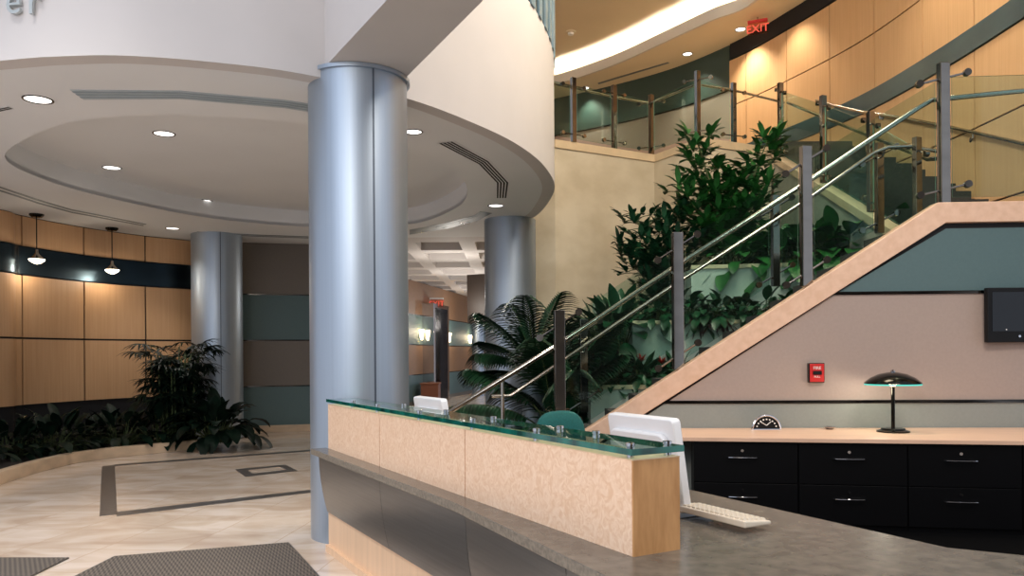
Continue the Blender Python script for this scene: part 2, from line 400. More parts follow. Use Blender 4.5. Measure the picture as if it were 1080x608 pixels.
MB().prism(offset_poly(q, -.06) + offset_poly(q, 0)[::-1], 2.71, 3.12).build('metal_band', M['band'], wl)
# striped back wall beside the left column, turning into the corridor
wb = [WB0, WB1, WB2, Vector((-1.55, 29.5)), Vector((-.9, 33.0))]
wback = struct(MB().prism(wb + offset_poly(wb, .2)[::-1], 0, HS + .02).build('wall_back', M['dtaupe'], smooth=False))
courses = [(.12, .865, 'teal'), (.885, 1.74, 'taupe'), (1.76, 2.61, 'teal'), (2.63, HS - .01, 'dtaupe')]
for i in range(len(wb) - 1):
    sgm = [wb[i], wb[i + 1]]
    for z0, z1, k in courses:
        k2 = ('brown' if i >= 1 else 'dtaupe') if k in ('taupe', 'dtaupe') else k
        MB().prism(offset_poly(sgm, -.02) + offset_poly(sgm, -.001)[::-1], z0, z1).build('wall_panel', M[k2], wback, smooth=False)
    for z in (.875, 1.75, 2.62):
        MB().prism(offset_poly(sgm, -.03) + offset_poly(sgm, -.001)[::-1], z - .011, z + .011).build('chrome_strip', M['trim'], wback, smooth=False)
struct(MB().prism(offset_poly(wb[:2], -.06) + offset_poly(wb[:2], 0)[::-1], 0, .13).build('baseboard_back', M['curb'], smooth=False))
struct(MB().prism([(-1.0, 30.8), (1.5, 30.8), (1.5, 31.0), (-1.0, 31.0)], 0, HS).build('wall_corridor', M['brown'], smooth=False))
# coffered corridor ceiling
holes = []
for j in range(9):
    for i in range(3):
        x0 = -3.0 + i*1.15 + max(0, j - 2)*.05; y0 = 15.0 + j*1.6
        holes.append([(x0, y0), (x0 + .85, y0), (x0 + .85, y0 + 1.15), (x0, y0 + 1.15)])
m = MB(); m.prism([(-3.6, 14.38), (.5, 14.38), (1.4, 32), (-3.6, 32)], HS, HS + .3, holes=holes)
m.prism([(-3.6, 14.38), (.5, 14.38), (1.4, 32), (-3.6, 32)], HS + .3, HS + .32)
struct(m.build('ceiling', M['plaster'], smooth=False))
# stucco wall carrying the upper landing
sw = [Vector((.12, 20)), Vector((.12, 13.15))] + [xy(az(585, 147.5, ZU)), xy(az(690, 163.5, ZU)), xy(az(740, 145.5, ZU)), Vector((4.45, 13.45))]
swin = offset_poly(sw, .15)
wst = struct(MB().prism(sw + swin[::-1], 0, ZU - .13).build('wall_stucco', M['stucco'], smooth=False))
struct(MB().prism(offset_poly(sw, -.03) + offset_poly(sw, .22)[::-1], ZU - .13, ZU).build('trim_1', M['capstone'], smooth=False))
# upper right wall
UW = cat([Vector(p) for p in [(-1.2, 21.2), (1.2, 19.9), (3.4, 18.2), (4.6, 16.6), (5.3, 15), (5.88, 13.1), (6.1, 11.2), (6.15, 9.4), (6.1, 7.2), (6.0, 6.2)]], 8)
UD = seglen(UW)
wr = struct(MB().prism(UW + offset_poly(UW, .15)[::-1], 2.3, 8.4).build('wall_right', M['groove']))
t0 = hit(UW, 772)
xs = [hit(UW, x) for x in (790, 833, 878.5, 926, 977.5, 1032)]
cuts = [t0] + xs + [xs[-1] + 1.15*k for k in range(1, 4)]
cuts = [c_ for c_ in cuts if c_ < UD[-1]] + [UD[-1]]
for c0, c1 in zip(cuts, cuts[1:]):
    for z0, z1 in [(2.7, 3.335), (3.36, 4.37), (4.395, 5.4), (5.73, 6.617), (6.64, 7.58)]:
        q = piece(UW, UD, c0 + .013, c1 - .013)
        MB().prism(offset_poly(q, -.03) + offset_poly(q, -.001)[::-1], z0, z1).build('wood_panel', M['pwood'], wr)
q = piece(UW, UD, t0 + .05, UD[-1])
MB().prism(offset_poly(q, -.06) + offset_poly(q, 0)[::-1], 5.41, 5.72).build('metal_band', M['uband'], wr)
MB().prism(offset_poly(q, -.05) + offset_poly(q, 0)[::-1], 7.6, ZC).build('top_band', M['blackwall'], wr)
q = piece(UW, UD, 0, t0)
MB().prism(offset_poly(q, -.02) + offset_poly(q, 0)[::-1], 6.99, ZC).build('wall_panel', M['dteal'], wr)
MB().prism(offset_poly(q, -.02) + offset_poly(q, 0)[::-1], 4.9, 6.96).build('wall_panel', M['taupe'], wr)
MB().prism(offset_poly(q, -.035) + offset_poly(q, 0)[::-1], 6.96, 6.99).build('chrome_strip', M['trim'], wr)
# upper floor
uf = [p for p in offset_poly(sw, .2)] + [Vector((6.0, 13.45))] + [p for p in UW[::-1] if p.y > 13.5 and p.x > 0]
struct(MB().prism(uf, ZU - .35, ZU - .02).build('floor', M['capstone'], smooth=False))
# upper ceiling with lit cove
cove_px = [(560, 96), (585, 90), (615, 81), (655, 66.5), (700, 46), (750, 23), (800, 0)]
cv = [xy(az(x, y, ZC)) for x, y in cove_px]
cv = [Vector((-1.2, 18.6))] + cv + [Vector((4.75, 11.6)), Vector((4.85, 9.6)), Vector((4.8, 7.2)), Vector((4.7, 6.0))]
cv = cat(cv, 6)
uw2 = [p for p in UW]
ring = cv + uw2[::-1]
struct(MB().prism(ring, ZC, ZC + .04).build('ceiling', M['uceil']))
struct(MB().prism(cv + offset_poly(cv, -.05)[::-1], ZC - .001, ZC + .22).build('trim_2', M['plaster']))
struct(MB().prism([(-1.5, 5.5), (6.4, 5.5), (6.4, 21), (-1.5, 21)], ZC + .5, ZC + .6).build('ceiling', M['uceil'], smooth=False))
struct(MB().prism([(-1.6, 5.4), (6.4, 5.4), (6.4, 5.5), (-1.6, 5.5)], ZC - .1, ZC + .6).build('wall_clerestory', M['uceil'], smooth=False))
ct = offset_poly(cv, .13)
cvt = tag(MB().tube([P3(p, ZC + .1) for p in ct], .03, 8).build('cove_light', M['cove']), 'long warm tube light hidden behind the curved upper ceiling lip', 'light')
# wall below the stairs
def YN(X): return 7.36 - .055*(X - .7)          # face of the near stringer
def near(x, y):
    Y = 7.3
    for _ in range(6):
        p = ay(x, y, Y); Y = YN(p.x)
    return ay(x, y, Y)
SA, SB, SCc = near(617, 455), near(990, 213.5), near(1080, 207.5)
sl = (SB.z - SA.z)/(SB.x - SA.x)
XS = SA.x - SA.z/sl                              # where the stair meets the floor
def ZS(X): return SA.z + sl*(X - SA.x)
LZ = SB.z - .12                                  # landing level
XE = 5.9
yw = .06
us = [Vector((XS + .3, YN(XS + .3) + yw, 0)), Vector((XE, YN(XE) + yw, 0)), Vector((XE, YN(XE) + yw, SB.z - .1)), Vector((SB.x + .05, YN(SB.x) + yw, SB.z - .1)), Vector((XS + .3, YN(XS + .3) + yw, .08))]
wu = MB(); wu.hexa(us, [p + Vector((0, .12, 0)) for p in us])
wus = struct(wu.build('wall_understair', M['blackwall'], smooth=False))
zt0, zt1 = near(800, 424.5).z, (near(880, 311).z + near(1040, 306).z)/2
def tri_panel(z0, z1, k, off):                   # panel clipped by the slope of the stair
    zlim_ = lambda X: min(ZS(X) - .2, SB.z - .2)
    xa = max(XS + .4, SA.x + (z0 + .235 - SA.z)/sl); xb = SA.x + (z1 + .235 - SA.z)/sl
    p = [(xa, z0), (XE, z0)]
    if z1 > SB.z - .25: p += [(XE, SB.z - .235), (SB.x + .09, SB.z - .235)]
    else: p += [(XE, z1), (xb, z1)]
    lo = [Vector((X, YN(X) + yw - off, Z)) for X, Z in p]
    return MB().hexa(lo, [q_ + Vector((0, off + .01, 0)) for q_ in lo]).build('wall_panel', M[k], wus, smooth=False)
tri_panel(.02, zt0 - .012, 'greywall', .015); tri_panel(zt0 + .012, zt1 - .012, 'taupe', .015); tri_panel(zt1 + .012, 9, 'teal', .015)
for z in (zt0, zt1):
    xa = SA.x + (z + .2 - SA.z)/sl
    lo = [Vector((X, YN(X) + yw - .03, Z)) for X, Z in ((xa, z - .014), (XE, z - .014), (XE, z + .014), (xa, z + .014))]
    MB().hexa(lo, [q_ + Vector((0, .03, 0)) for q_ in lo]).build('chrome_strip', M['trim'], wus, smooth=False)
# ------------------------------------------------------------------ columns
def column(x, y, r, top, label, seam_ang, base=0):
    t = thing('column', label, 'column', (x, y, 0), 'metal clad round columns')
    MB().lathe([(r, base), (r, top)], (x, y, 0), 64).build('shaft', M['colmetal'], t, ang=80)
    for a in (seam_ang, seam_ang + math.pi):
        MB().box((x + (r - .001)*math.cos(a), y + (r - .001)*math.sin(a), (base + top)/2), (.012, .012, top - base), rz=a).build('seam_strip', M['seam'], t, smooth=False)
    if top > HS: MB().lathe([(r, top - .03), (r + .025, top - .03), (r + .025, top), (r, top)], (x, y, 0), 64).build('cap_ring', M['colmetal'], t)
    return t
column(-1.238, 6.40, .395, ZBM - .003, 'large blue grey metal column at the end of the reception desk', R(-62))
column(-.02, 12.6, .405, HS, 'blue grey metal column behind the palm at the foot of the stairs', R(-2))
column(-5.22, 13.95, .43, HS, 'blue grey metal column beside the wood panelled wall and planter', R(-62))
column(-1.20, 27.6, .2, HS, 'slender far metal column standing in the corridor', R(-42))
# ------------------------------------------------------------------ ceiling fittings
def strip_px(pa, pb, Z, f0, f1): # strip between two picture polylines lying on height Z
    A = [az(*p, Z) for p in pa]; B = [az(*p, Z) for p in pb]
    return [a.lerp(b, f0) for a, b in zip(A, B)], [a.lerp(b, f1) for a, b in zip(A, B)]
def diffuser(pa, pb, n, Z, label, dark='slot', face='soffit'):
    t0_ = az(*pa[0], Z); t = thing('air_diffuser', label, 'vent', t0_, 'slot air diffusers')
    a, b = strip_px(pa, pb, Z, -.12, 1.12)
    up = Vector((0, 0, .012))
    m = MB(); m.strip([p - up*.3 for p in a], [p - up*.3 for p in b]); m.strip([p - up*.3 for p in a], [p + up for p in a]); m.strip([p - up*.3 for p in b], [p + up for p in b])
    m.build('frame', M[face], t, smooth=False)
    for k in range(n):
        a, b = strip_px(pa, pb, Z, (k + .15)/n, (k + .72)/n)
        m = MB(); m.strip([p - up*.5 for p in a], [p - up*.5 for p in b]); m.strip([p - up*.5 for p in a], [p + up for p in a]); m.strip([p - up*.5 for p in b], [p + up for p in b])
        m.build('slot', M[dark], t, smooth=False)
diffuser([(462.6, 151), (505, 173), (523.6, 192.5), (523.6, 208.6)], [(477.5, 148.8), (515.5, 169.5), (537, 192.5), (534.6, 208.6)], 4, HS, 'black four-slot bent air diffuser on the round soffit right of the big column')
diffuser([(75, 95.5), (190, 96.5), (300, 106), (328, 110.5)], [(87, 104), (190, 103.5), (300, 113), (328, 117.5)], 3, HS, 'long grey bent slot diffuser on the soffit left of the big column', 'slotpale', 'slotpale2')
diffuser([(-20, 189), (40, 209.5), (75, 220), (155, 236)], [(-20, 196), (40, 215.5), (75, 225), (150, 238.5)], 2, HS, 'narrow dark slot diffuser along the wood panelled wall', 'slotgrey')
diffuser([(208, 244), (265, 247), (335, 249.5)], [(208, 246.5), (265, 249.5), (335, 252)], 2, HS, 'thin grey slot diffuser above the left rear column', 'slotgrey')
diffuser([(432, 243), (470, 236), (500, 228), (508, 223)], [(432, 247), (472, 240.5), (502, 233), (518, 224.5)], 1, HS, 'broad grey slot diffuser behind the round recess near the stair column', 'slotgrey', 'slotgrey')
diffuser([(-20, 117), (8, 112.5)], [(-20, 122), (14, 114.5)], 2, HS, 'short black slot diffuser at the left edge of the soffit')
diffuser([(630, 87), (660, 78), (704, 65)], [(632, 89.5), (662, 80.5), (707, 67)], 1, ZC, 'long dark slot diffuser in the upper ring ceiling', 'slotgrey', 'uceil')
def downlight(x, y, Z, r, label, face='lens'):
    p = az(x, y, Z); t = thing('recessed_downlight', label, 'light', p, 'recessed downlights')
    MB().lathe([(r*.86, .004), (r*.9, -.006), (r*1.02, -.006), (r*1.04, .002)], p, 28).build('trim_ring', M['darkmetal'], t)
    MB().lathe([(.001, -.002), (r*.45, -.003), (r*.87, -.002)], p, 28).build('lens', M[face], t)
    return p
DL = []
for x, y, zz, lab in [(40, 105, HS, 'recessed downlight left of the long grey slot diffuser'), (173, 141, HS + rz, 'recessed downlight nearest the front edge inside the round recess'),
                  (118, 177, HS + rz, 'recessed downlight furthest left inside the round recess'), (216, 212, HS + rz, 'recessed downlight at the back of the round recess'),
                  (182, 241, HS, 'recessed downlight on the soffit near the left rear column'), (436, 139, HS, 'recessed downlight right beside the big column top'),
                  (523, 217, HS, 'recessed downlight just above the stair column'), (442, 244.6, HS, 'small recessed downlight farthest left in the broad grey slot'),
                  (465.6, 239.5, HS, 'small recessed downlight in the middle of the broad grey slot'), (490, 235, HS, 'small recessed downlight at the right of the broad grey slot')]:
    DL.append(downlight(x, y, zz, .115 if x < 430 or x > 500 else .09, lab))
UL = []
for x, y, lab in [(617, 93, 'upper ceiling downlight left over the glass balcony'), (725, 57, 'upper ceiling downlight in the middle of the ring'), (781, 31, 'upper ceiling downlight beside the exit sign')]:
    UL.append(downlight(x, y, ZC, .11, lab))
p = az(602, 33.5, ZC + .5)
t = thing('smoke_detector', 'small pale smoke detector on the upper tan ceiling', 'detector', p)
MB().lathe([(.11, 0), (.11, -.02), (.07, -.03)], p, 24).build('base_plate', M['uceil'], t); MB().lathe([(.07, -.03), (.06, -.07), (.001, -.075)], p, 24).build('sensor_cap', M['white'], t)
def exit_sign(p, ax, w_, h_, label, mount):
    t = thing('exit_sign', label, 'sign', p); ax = Vector(ax).normalized(); upv = Vector((0, 0, 1)); nn = ax.cross(upv)
    mw = frame_m((0, 0, 0), ax, upv)
    def bx(c_, d_):
        m = MB().box(c_, d_); m.v = [mw @ q_ for q_ in m.v]; return m
    bx((0, 0, 0), (w_, h_, .012)).build('acrylic_panel', M['redac'], t, local=True, smooth=False)
    bx((0, h_/2 + .03, 0), (w_*1.02, .05, .06)).build('housing', M['red'] if mount else M['white'], t, local=True, smooth=False)
    text_mesh('EXIT', h_*.95, .004, M['redglow'], 'lettering', t, mw @ Matrix.Translation((0, -h_*.32, .01)))
    if mount: MB().tube([(0, 0, h_/2 + .05), (0, 0, mount)], .012, 8).build('mount_stem', M['steel'], t, local=True)
pe = az(799, 18, ZC); pe.z = ZC - .22
exit_sign(pe + Vector((0, 0, 0)), (.82, -.35, 0), .36, .22, 'red exit sign hanging under the upper ring ceiling', .22)
# pendants
def pendant(x, ytop, ybulb, label):
    a = az(x, ytop, HS); t = thing('pendant_lamp', label, 'lamp', a, 'pendant lamps by the panelled wall')
    zb = ay(x, ybulb, a.y).z
    MB().lathe([(.001, 0), (.1, 0), (.1, -.02), (.07, -.05), (.001, -.055)], a, 24).build('ceiling_canopy', M['darkmetal'], t)
    MB().tube([a + Vector((0, 0, -.05)), P3(a, zb + .1)], .008, 6).build('cord', M['plastic_black'], t)
    MB().lathe([(.018, .16), (.025, .1), (.06, .06), (.11, .01)], P3(a, zb), 24).build('lamp_shade', M['steel'], t)
    MB().lathe([(.11, .01), (.1, -.01), (.05, -.045), (.001, -.06)], P3(a, zb), 24).build('glass_bulb', M['glow'], t)
    light('POINT', 'pendant_light', P3(a, zb - .12), (0, 0, 0), 8, (1, .86, .66), .06)
pendant(38.5, 226, 274.5, 'small hanging pendant lamp, left of the pair by the panelled wall')
pendant(118, 240.5, 285.5, 'small hanging pendant lamp, right of the pair by the panelled wall')
# letters on the fascia
def on_drum(x, y):
    D = seglen(drum); h = hit(drum[20:60], x); 
    p = at_len(drum[20:60], seglen(drum[20:60]), h); q_ = at_len(drum[20:60], seglen(drum[20:60]), h + .05)
    P = ay(x, y, p.y); tdir = (q_ - p).normalized(); return P, Vector((tdir.x, tdir.y, 0))
for ch, x, y, lab in [('l', -3.5, 16, 'first metal letter, cut by the left picture edge, on the white fascia'), ('e', 18.5, 16.5, 'metal letter e mounted on the white curved fascia'), ('r', 40, 16.5, 'metal letter r mounted on the white curved fascia')]:
    P, td = on_drum(max(x, 1), y); P = P + td*((x - max(x, 1))*P.y/FPX)
    nrm = Vector((td.y, -td.x, 0))
    t = text_mesh(ch, .28, .012, M['letter'], 'wall_letter', None, frame_m((0, 0, 0), td, (0, 0, 1)))
    t.location = P + nrm*.03; tag(t, lab, 'letter', 'raised letters on the fascia')
# ------------------------------------------------------------------ stairs
YF = 8.9
st = thing('staircase', 'lower stair flight with pink limestone stringer rising over the filing credenza', 'stairs', (XS, YN(XS), 0))
def slab(profile, y0f, y1f):                     # X-Z outline given depth between two Y functions
    lo = [Vector((X, y0f(X), Z)) for X, Z in profile]; hi = [Vector((X, y1f(X), Z)) for X, Z in profile]
    return MB().hexa(lo, hi)
TH = .185
prof = [(XS, 0), (XS + TH/sl, 0), (SB.x + .07, SB.z - TH), (XE, SB.z - TH + .0), (XE, SB.z), (SB.x, SB.z)]
slab(prof, YN, lambda X: YN(X) + .16).build('stringer', M['stringer'], st, smooth=False, bevel=.006)
prof2 = [(XS + .35, .0), (XS + .35 + TH/sl, 0), (4.25, ZS(4.25) - .35), (4.25, ZS(4.25) - .15), (XS + .35, .1)]
NST = 16
x0s, x1s = XS + .42, SB.x + .3
for i in range(NST):
    a, b = x0s + (x1s - x0s)*i/NST, x0s + (x1s - x0s)*(i + 1)/NST + .03; z1 = LZ*(i + 1)/NST
    ya = max(YN(a), YN(b)) + .17
    lo = [Vector((X, Y, z1 - LZ/NST - .05)) for X, Y in ((a, ya), (b, ya), (b, YF - .1), (a, YF - .1))]
    MB().hexa(lo, [p + Vector((0, 0, LZ/NST + .05)) for p in lo]).build('step', M['tread'], st, smooth=False)
slab([(XS + .6, .05), (XS + .6 + .35/sl, .05), (4.5, LZ - .25), (4.5, LZ + .08), (4.3, LZ + .02)], lambda X: YF - .09, lambda X: YF + .07).build('stringer', M['capstone'], st, smooth=False)
lo = [(SB.x + .3, YN(SB.x) + .17), (XE, YN(XE) + .17), (6.05, 8.9), (4.2, 8.9), (4.2, YF - .1), (SB.x + .3, YF - .1)]
MB().prism(lo, LZ - .2, LZ).build('landing', M['tread'], st, smooth=False)
XI = 4.5
s2 = thing('staircase', 'upper stair flight climbing beside the curved wood panelled wall', 'stairs', (XI, 8.9, LZ))
z2a = axx(945, 240, XI); z2b = axx(812, 158.5, XI)
sl2 = (z2b.z - z2a.z)/(z2b.y - z2a.y)
def Z2(Y): return z2a.z + sl2*(Y - z2a.y)
Y2a, Y2b = 8.75, 13.25
prof = [(Y2a, Z2(Y2a) - .12), (Y2b, Z2(Y2b) - .12), (Y2b, Z2(Y2b)), (Y2a, Z2(Y2a))]
MB().hexa([Vector((XI - .1, y, z)) for y, z in prof], [Vector((XI + .08, y, z)) for y, z in prof]).build('stringer', M['capstone'], s2, smooth=False, bevel=.006)
prof = [(Y2a, .02), (Y2b, .02), (Y2b, Z2(Y2b) - .12), (Y2a, Z2(Y2a) - .12)]
MB().hexa([Vector((XI - .07, y, z)) for y, z in prof], [Vector((XI + .05, y, z)) for y, z in prof]).build('side_wall', M['greystucco'], s2, smooth=False)
N2 = 13
for i in range(N2):
    a, b = 9.0 + (13.3 - 9.0)*i/N2, 9.0 + (13.3 - 9.0)*(i + 1)/N2; zt = LZ + (ZU - .02 - LZ)*(i + 1)/N2; zb = zt - (ZU - LZ)/N2
    xr = min(p.x for p in UW if abs(p.y - (a + b)/2) < .8 and p.x > 4) - .06; MB().box(((4.57 + xr)/2, (a + b)/2 + .02, (zt + zb)/2 - .03), (xr - 4.57, b - a + .04, zt - zb + .06)).build('step', M['tread'], s2, smooth=False)
# ------------------------------------------------------------------ railings
def post_mb(b, zt, w=.10, dd=.065, rz=0):
    return MB().box((b.x, b.y, (b.z + zt)/2), (w, dd, zt - b.z), rz)
def rod(c0, c1, nrm, r=.011, disc=.034):
    m = MB().tube([c0, c1], r, 8)
    for c_ in (c0, c1): m.tube([c_ - nrm*.022, c_ + nrm*.022], disc, 14)
    return m
def railing(name, label, bases, tops, glass_gap=(.06, .13), rail=None, rz=None, rods=True, nrm_side=1, railr=.024, pw=.086, skip=()):
    t = thing(name, label, 'railing', bases[0])
    n = len(bases)
    for i, (b, zt) in enumerate(zip(bases, tops)):
        a = bases[max(i - 1, 0)]; c_ = bases[min(i + 1, n - 1)]; d = (c_ - a); ang = math.atan2(d.y, d.x)
        r_ = ang if rz is None else rz
        post_mb(b, zt, pw, .06, r_).build('post', M['post'], t, smooth=False, bevel=.004)
        if rods:
            dn = d.normalized(); nr = Vector((-dn.y, dn.x, 0)).normalized()
            for z in (zt - .14, b.z + .13):
                c0 = Vector((b.x, b.y, z))
                rod(c0 - dn*.22 + nr*.0, c0 + dn*.22, nr).build('glass_clamp', M['post'], t)
    for i in range(n - 1):
        if i in skip: continue
        a, b = bases[i], bases[i + 1]; d = (b - a); L = Vector((d.x, d.y, 0)).length; u = d/L; e = .075/ L
        nr = Vector((-d.y, d.x, 0)).normalized()*.006
        q = []
        for f, zz in ((e, 0), (1 - e, 0), (1 - e, 1), (e, 1)):
            p = a + d*f; zt = tops[i] + (tops[i + 1] - tops[i])*f
            q.append(Vector((p.x, p.y, p.z + glass_gap[0] if zz == 0 else zt - glass_gap[1])))
        MB().hexa([p - nr for p in q], [p + nr for p in q], 0, 1).build('glass_panel', [M['glass'], M['gedge']], t, smooth=False)
    if rail:
        h = MB().tube(rail, railr, 12); h.build('handrail', M['steel'], t, ang=60)
    return t
def near_base(x): p = near(x, 300); return Vector((p.x, YN(p.x) + .08, ZS(p.x)))
nb = [near_base(x) for x in (590, 716.5, 854)]; nb.append(Vector((near(1001, 200).x, YN(3.9) + .08, SB.z)))
nb.append(Vector((6.05, YN(6.05) + .08, SB.z)))
ntop = [near(590, 327).z, near(716, 244).z, near(854, 152).z, near(1001, 63).z]; ntop.append(ntop[-1])
hr = [near(472, 437), near(480, 431.5), near(589, 364), near(711, 283), near(849, 194), near(975, 110), near(992, 100), near(1080, 91), near(1120, 88)]
hr = [p + Vector((0, .15, 0)) for p in hr]
t = railing('glass_railing', 'near glass and steel railing on the lower flight beside the credenza', nb, ntop, rail=hr, rz=R(12), pw=.1)
e0 = hr[0]; MB().tube([P3(e0, 0), e0], .022, 10).build('newel', M['steel'], t)
for i in (0, 1, 2, 3):
    b = nb[i]; k = min(range(len(hr) - 1), key=lambda j: abs((hr[j].x + hr[j + 1].x)/2 - b.x)); 
    f = (b.x - hr[k].x)/(hr[k + 1].x - hr[k].x); p = hr[k].lerp(hr[k + 1], f)
    MB().tube([p, p + Vector((0, -.05, -.07)), Vector((b.x, b.y, p.z - .08))], .009, 8).build('rail_bracket', M['chrome'], t)
def far(x, y): return ay(x, y, YF)
fb = [far(x, 300) for x in (615, 717, 818, 928)]; fb = [Vector((p.x, YF, ZS(p.x) - .02)) for p in fb]; fb[-1].z = LZ + .1
ft = [far(615, 337).z, 0, far(818, 206).z, far(928, 151).z]; ft[1] = (ft[0] + ft[2])/2
hr2 = [far(519, 417.5), far(539, 417), far(711, 300), far(847, 213), far(915, 165), far(930, 159), far(952, 158), far(985, 164)]
hr2 = [p + Vector((0, -.15, 0)) for p in hr2]
fb2 = [fb[0], fb[2], fb[3]]; ft2 = [ft[0], ft[2], ft[3]]
t = railing('glass_railing', 'far glass and steel railing on the lower flight beside the stepped planter', fb2, ft2, rail=hr2, rz=R(12), railr=.022)
e0 = far(530, 402) ; e0.y -= .15
MB().tube([P3(e0, 0), e0], .025, 10).build('newel', M['steel'], t)
for b in fb2:
    k = min(range(len(hr2) - 1), key=lambda j: abs((hr2[j].x + hr2[j + 1].x)/2 - b.x))
    f = (b.x - hr2[k].x)/(hr2[k + 1].x - hr2[k].x); p = hr2[k].lerp(hr2[k + 1], f)
    MB().tube([p, p + Vector((0, .05, -.07)), Vector((b.x, b.y, p.z - .08))], .009, 8).build('rail_bracket', M['chrome'], t)
# flight two
sb, stp = [], []
for x, y in ((967, 145), (918, 118), (868, 101), (823, 87.5)):
    p = axx(x, y, XI); sb.append(Vector((XI, p.y, Z2(p.y)))); stp.append(p.z)
hr3 = [Vector((XI + .12, b.y, b.z + .9)) for b in sb]
hr3 = [hr3[0] + Vector((0, -.25, -.05))] + hr3
railing('glass_railing', 'glass and steel railing climbing the upper flight towards the balcony', sb, stp, rail=hr3, rz=R(20))
# balcony
bb = []; bt = []
for x, yb, yt in ((605, 150, 82), (648, 157.5, 90), (687, 163, 100), (736, 147, 75)):
    p = az(x, yb, ZU); bb.append(p); bt.append(ay(x, yt, p.y).z)
p0 = Vector((sw[2].x - .45, sw[2].y - .25, ZU)) 
p0 = bb[0] + (bb[0] - bb[1])*1.05
u = (775.5 - CX)/FPX; a, b = Vector((3.1, 12.87)), Vector((4.45, 13.45)); f = (u*a.y - a.x)/((b.x - a.x) - u*(b.y - a.y)); p5 = P3(a.lerp(b, f), ZU)
bb = [p0] + bb + [p5]; bt = [bt[0]] + bt + [ay(775.5, 87.5, p5.y).z]
hrb = [p + Vector((0, .1, .93)) for p in bb] + [sb[-1] + Vector((.1, .1, .93))]
railing('glass_railing', 'glass and steel railing along the upper balcony over the stucco wall', bb, bt, rail=hrb, rz=R(35), railr=.02)
# wall handrail on the wood wall
hp = []
for x, y in ((866, 106), (905, 116), (950, 123), (1010, 134.5), (1080, 150), (1105, 156)):
    h = hit(UW, x); p = at_len(UW, UD, h); hp.append(ay(x, y, p.y) + Vector((-.09, 0, 0)))
t = thing('wall_handrail', 'steel wall handrail sloping along the wood panels above the upper flight', 'handrail', hp[0])
MB().tube(cat(hp, 4), .024, 12).build('rail_tube', M['steel'], t)
for x in (935, 1028):
    h = hit(UW, x); p = at_len(UW, UD, h); zz = sorted(cat(hp, 6), key=lambda q: abs(q.y - p.y))[0]
    MB().tube([zz, zz + Vector((0, 0, -.07)), Vector((p.x - .02, p.y, zz.z - .07))], .01, 8).tube([Vector((p.x - .035, p.y, zz.z - .07)), Vector((p.x - .0, p.y, zz.z - .07))], .035, 14).build('rail_bracket', M['chrome'], t)
# ------------------------------------------------------------------ planters
pl = thing('stepped_planter', 'pale plaster planter stepping up between the stair flights', 'planter', (.8, 9.1, 0))
tiers = [((.75, 9.1), .45, None), ((.95, 9.5), 1.02, None), ((1.55, 9.9), 1.82, None), ((2.42, 10.4), 2.58, None)]
ends = [9.5, 9.9, 10.4, 12.8]
def tier(x0, y0, z, y1, x1=4.40):
    sk = .25
    P = [(x0, y0 + sk), (x1, y0 - .1), (x1, 12.86), (x0, 13.0 if x0 < 2.4 else 12.9)]
    P = [(x0, y0 + sk), (x1, y0 - .1), (x1, y1 + .15), (x0, y1 + .3)]
    MB().prism(P, .01, z).build('planter_wall', M['plwall'], pl, smooth=False)
    a, b = Vector(P[0]), Vector(P[1])
    l = [a, b]; MB().prism(offset_poly(l, -.03) + offset_poly(l, .13)[::-1], z, z + .05).build('planter_cap', M['capstone'], pl, smooth=False)
    Q = offset_poly(l, .131); MB().prism([Q[0], Q[1], P[2], P[3]], z, z + .03).build('soil', M['soil'], pl, smooth=False)
tier(.95, 9.3, 1.02, 9.85); tier(1.55, 9.85, 1.82, 10.35); tier(2.42, 10.35, 2.58, 12.35)
MB().prism([(1.0, 10.3), (2.3, 10.8), (2.3, 12.9), (1.0, 12.75)], .01, 1.5).build('soil', M['soil'], pl, smooth=False)
MB().prism([(.45, 9.2), (1.0, 9.5), (1.0, 12.7), (.45, 12.6)], .005, .25).build('soil', M['soil'], pl, smooth=False)
curb = [(-70, 538), (-30, 523), (0, 512), (55, 495), (107, 485), (192, 476), (222, 473)]
curb = cat([xy(az(x, y, 0)) for x, y in curb], 5)
cp = thing('curved_planter', 'low curved marble curb planter under the dark wall at left', 'planter', P3(curb[len(curb)//2], 0))
MB().prism(curb + offset_poly(curb, .13)[::-1], 0, .145).build('curb', M['curb'], cp, smooth=True, bevel=.006)
bed = offset_poly(curb, .131) + [p for p in offset_poly(lwall, -.07)[::-1] if 9.5 < p.y < 13.2]
MB().prism(bed, 0, .1).build('soil', M['soil'], cp, smooth=False)
# ------------------------------------------------------------------ plants
def leaf(m, base, d, L, W, droop=.5, seg=5, mi=0, fold=.25, shape='oval', up=Vector((0, 0, 1))):
    d = d.normalized(); side = d.cross(up)
    side = side.normalized() if side.length > .05 else Vector((1, 0, 0)); nrm = side.cross(d)
    p = Vector(base); dirv = d.copy(); pts = []
    for i in range(seg + 1):
        f = i/seg
        w = {'oval': math.sin(math.pi*min(.02 + f*.98, .985))**.75, 'lance': (math.sin(math.pi*min(.05 + .93*f, .98)))**1.0*(1 - .35*f), 'strap': min(1, 8*f + .3)*(1 - f**3)}[shape]*W/2 + .0015
        n2 = side.cross(dirv)
        pts.append((p - side*w + n2*w*fold, p.copy(), p + side*w + n2*w*fold))
        dirv = (dirv + Vector((0, 0, -1))*droop/seg).normalized(); p = p + dirv*L/seg
    v = [q for t_ in pts for q in t_]
    f_ = []
    for i in range(seg):
        a = i*3; f_ += [(a, a + 1, a + 4, a + 3), (a + 1, a + 2, a + 5, a + 4)]
    m.add(v, f_, mi); return p
def rdir(az_, el): return Vector((math.cos(az_)*math.cos(el), math.sin(az_)*math.cos(el), math.sin(el)))
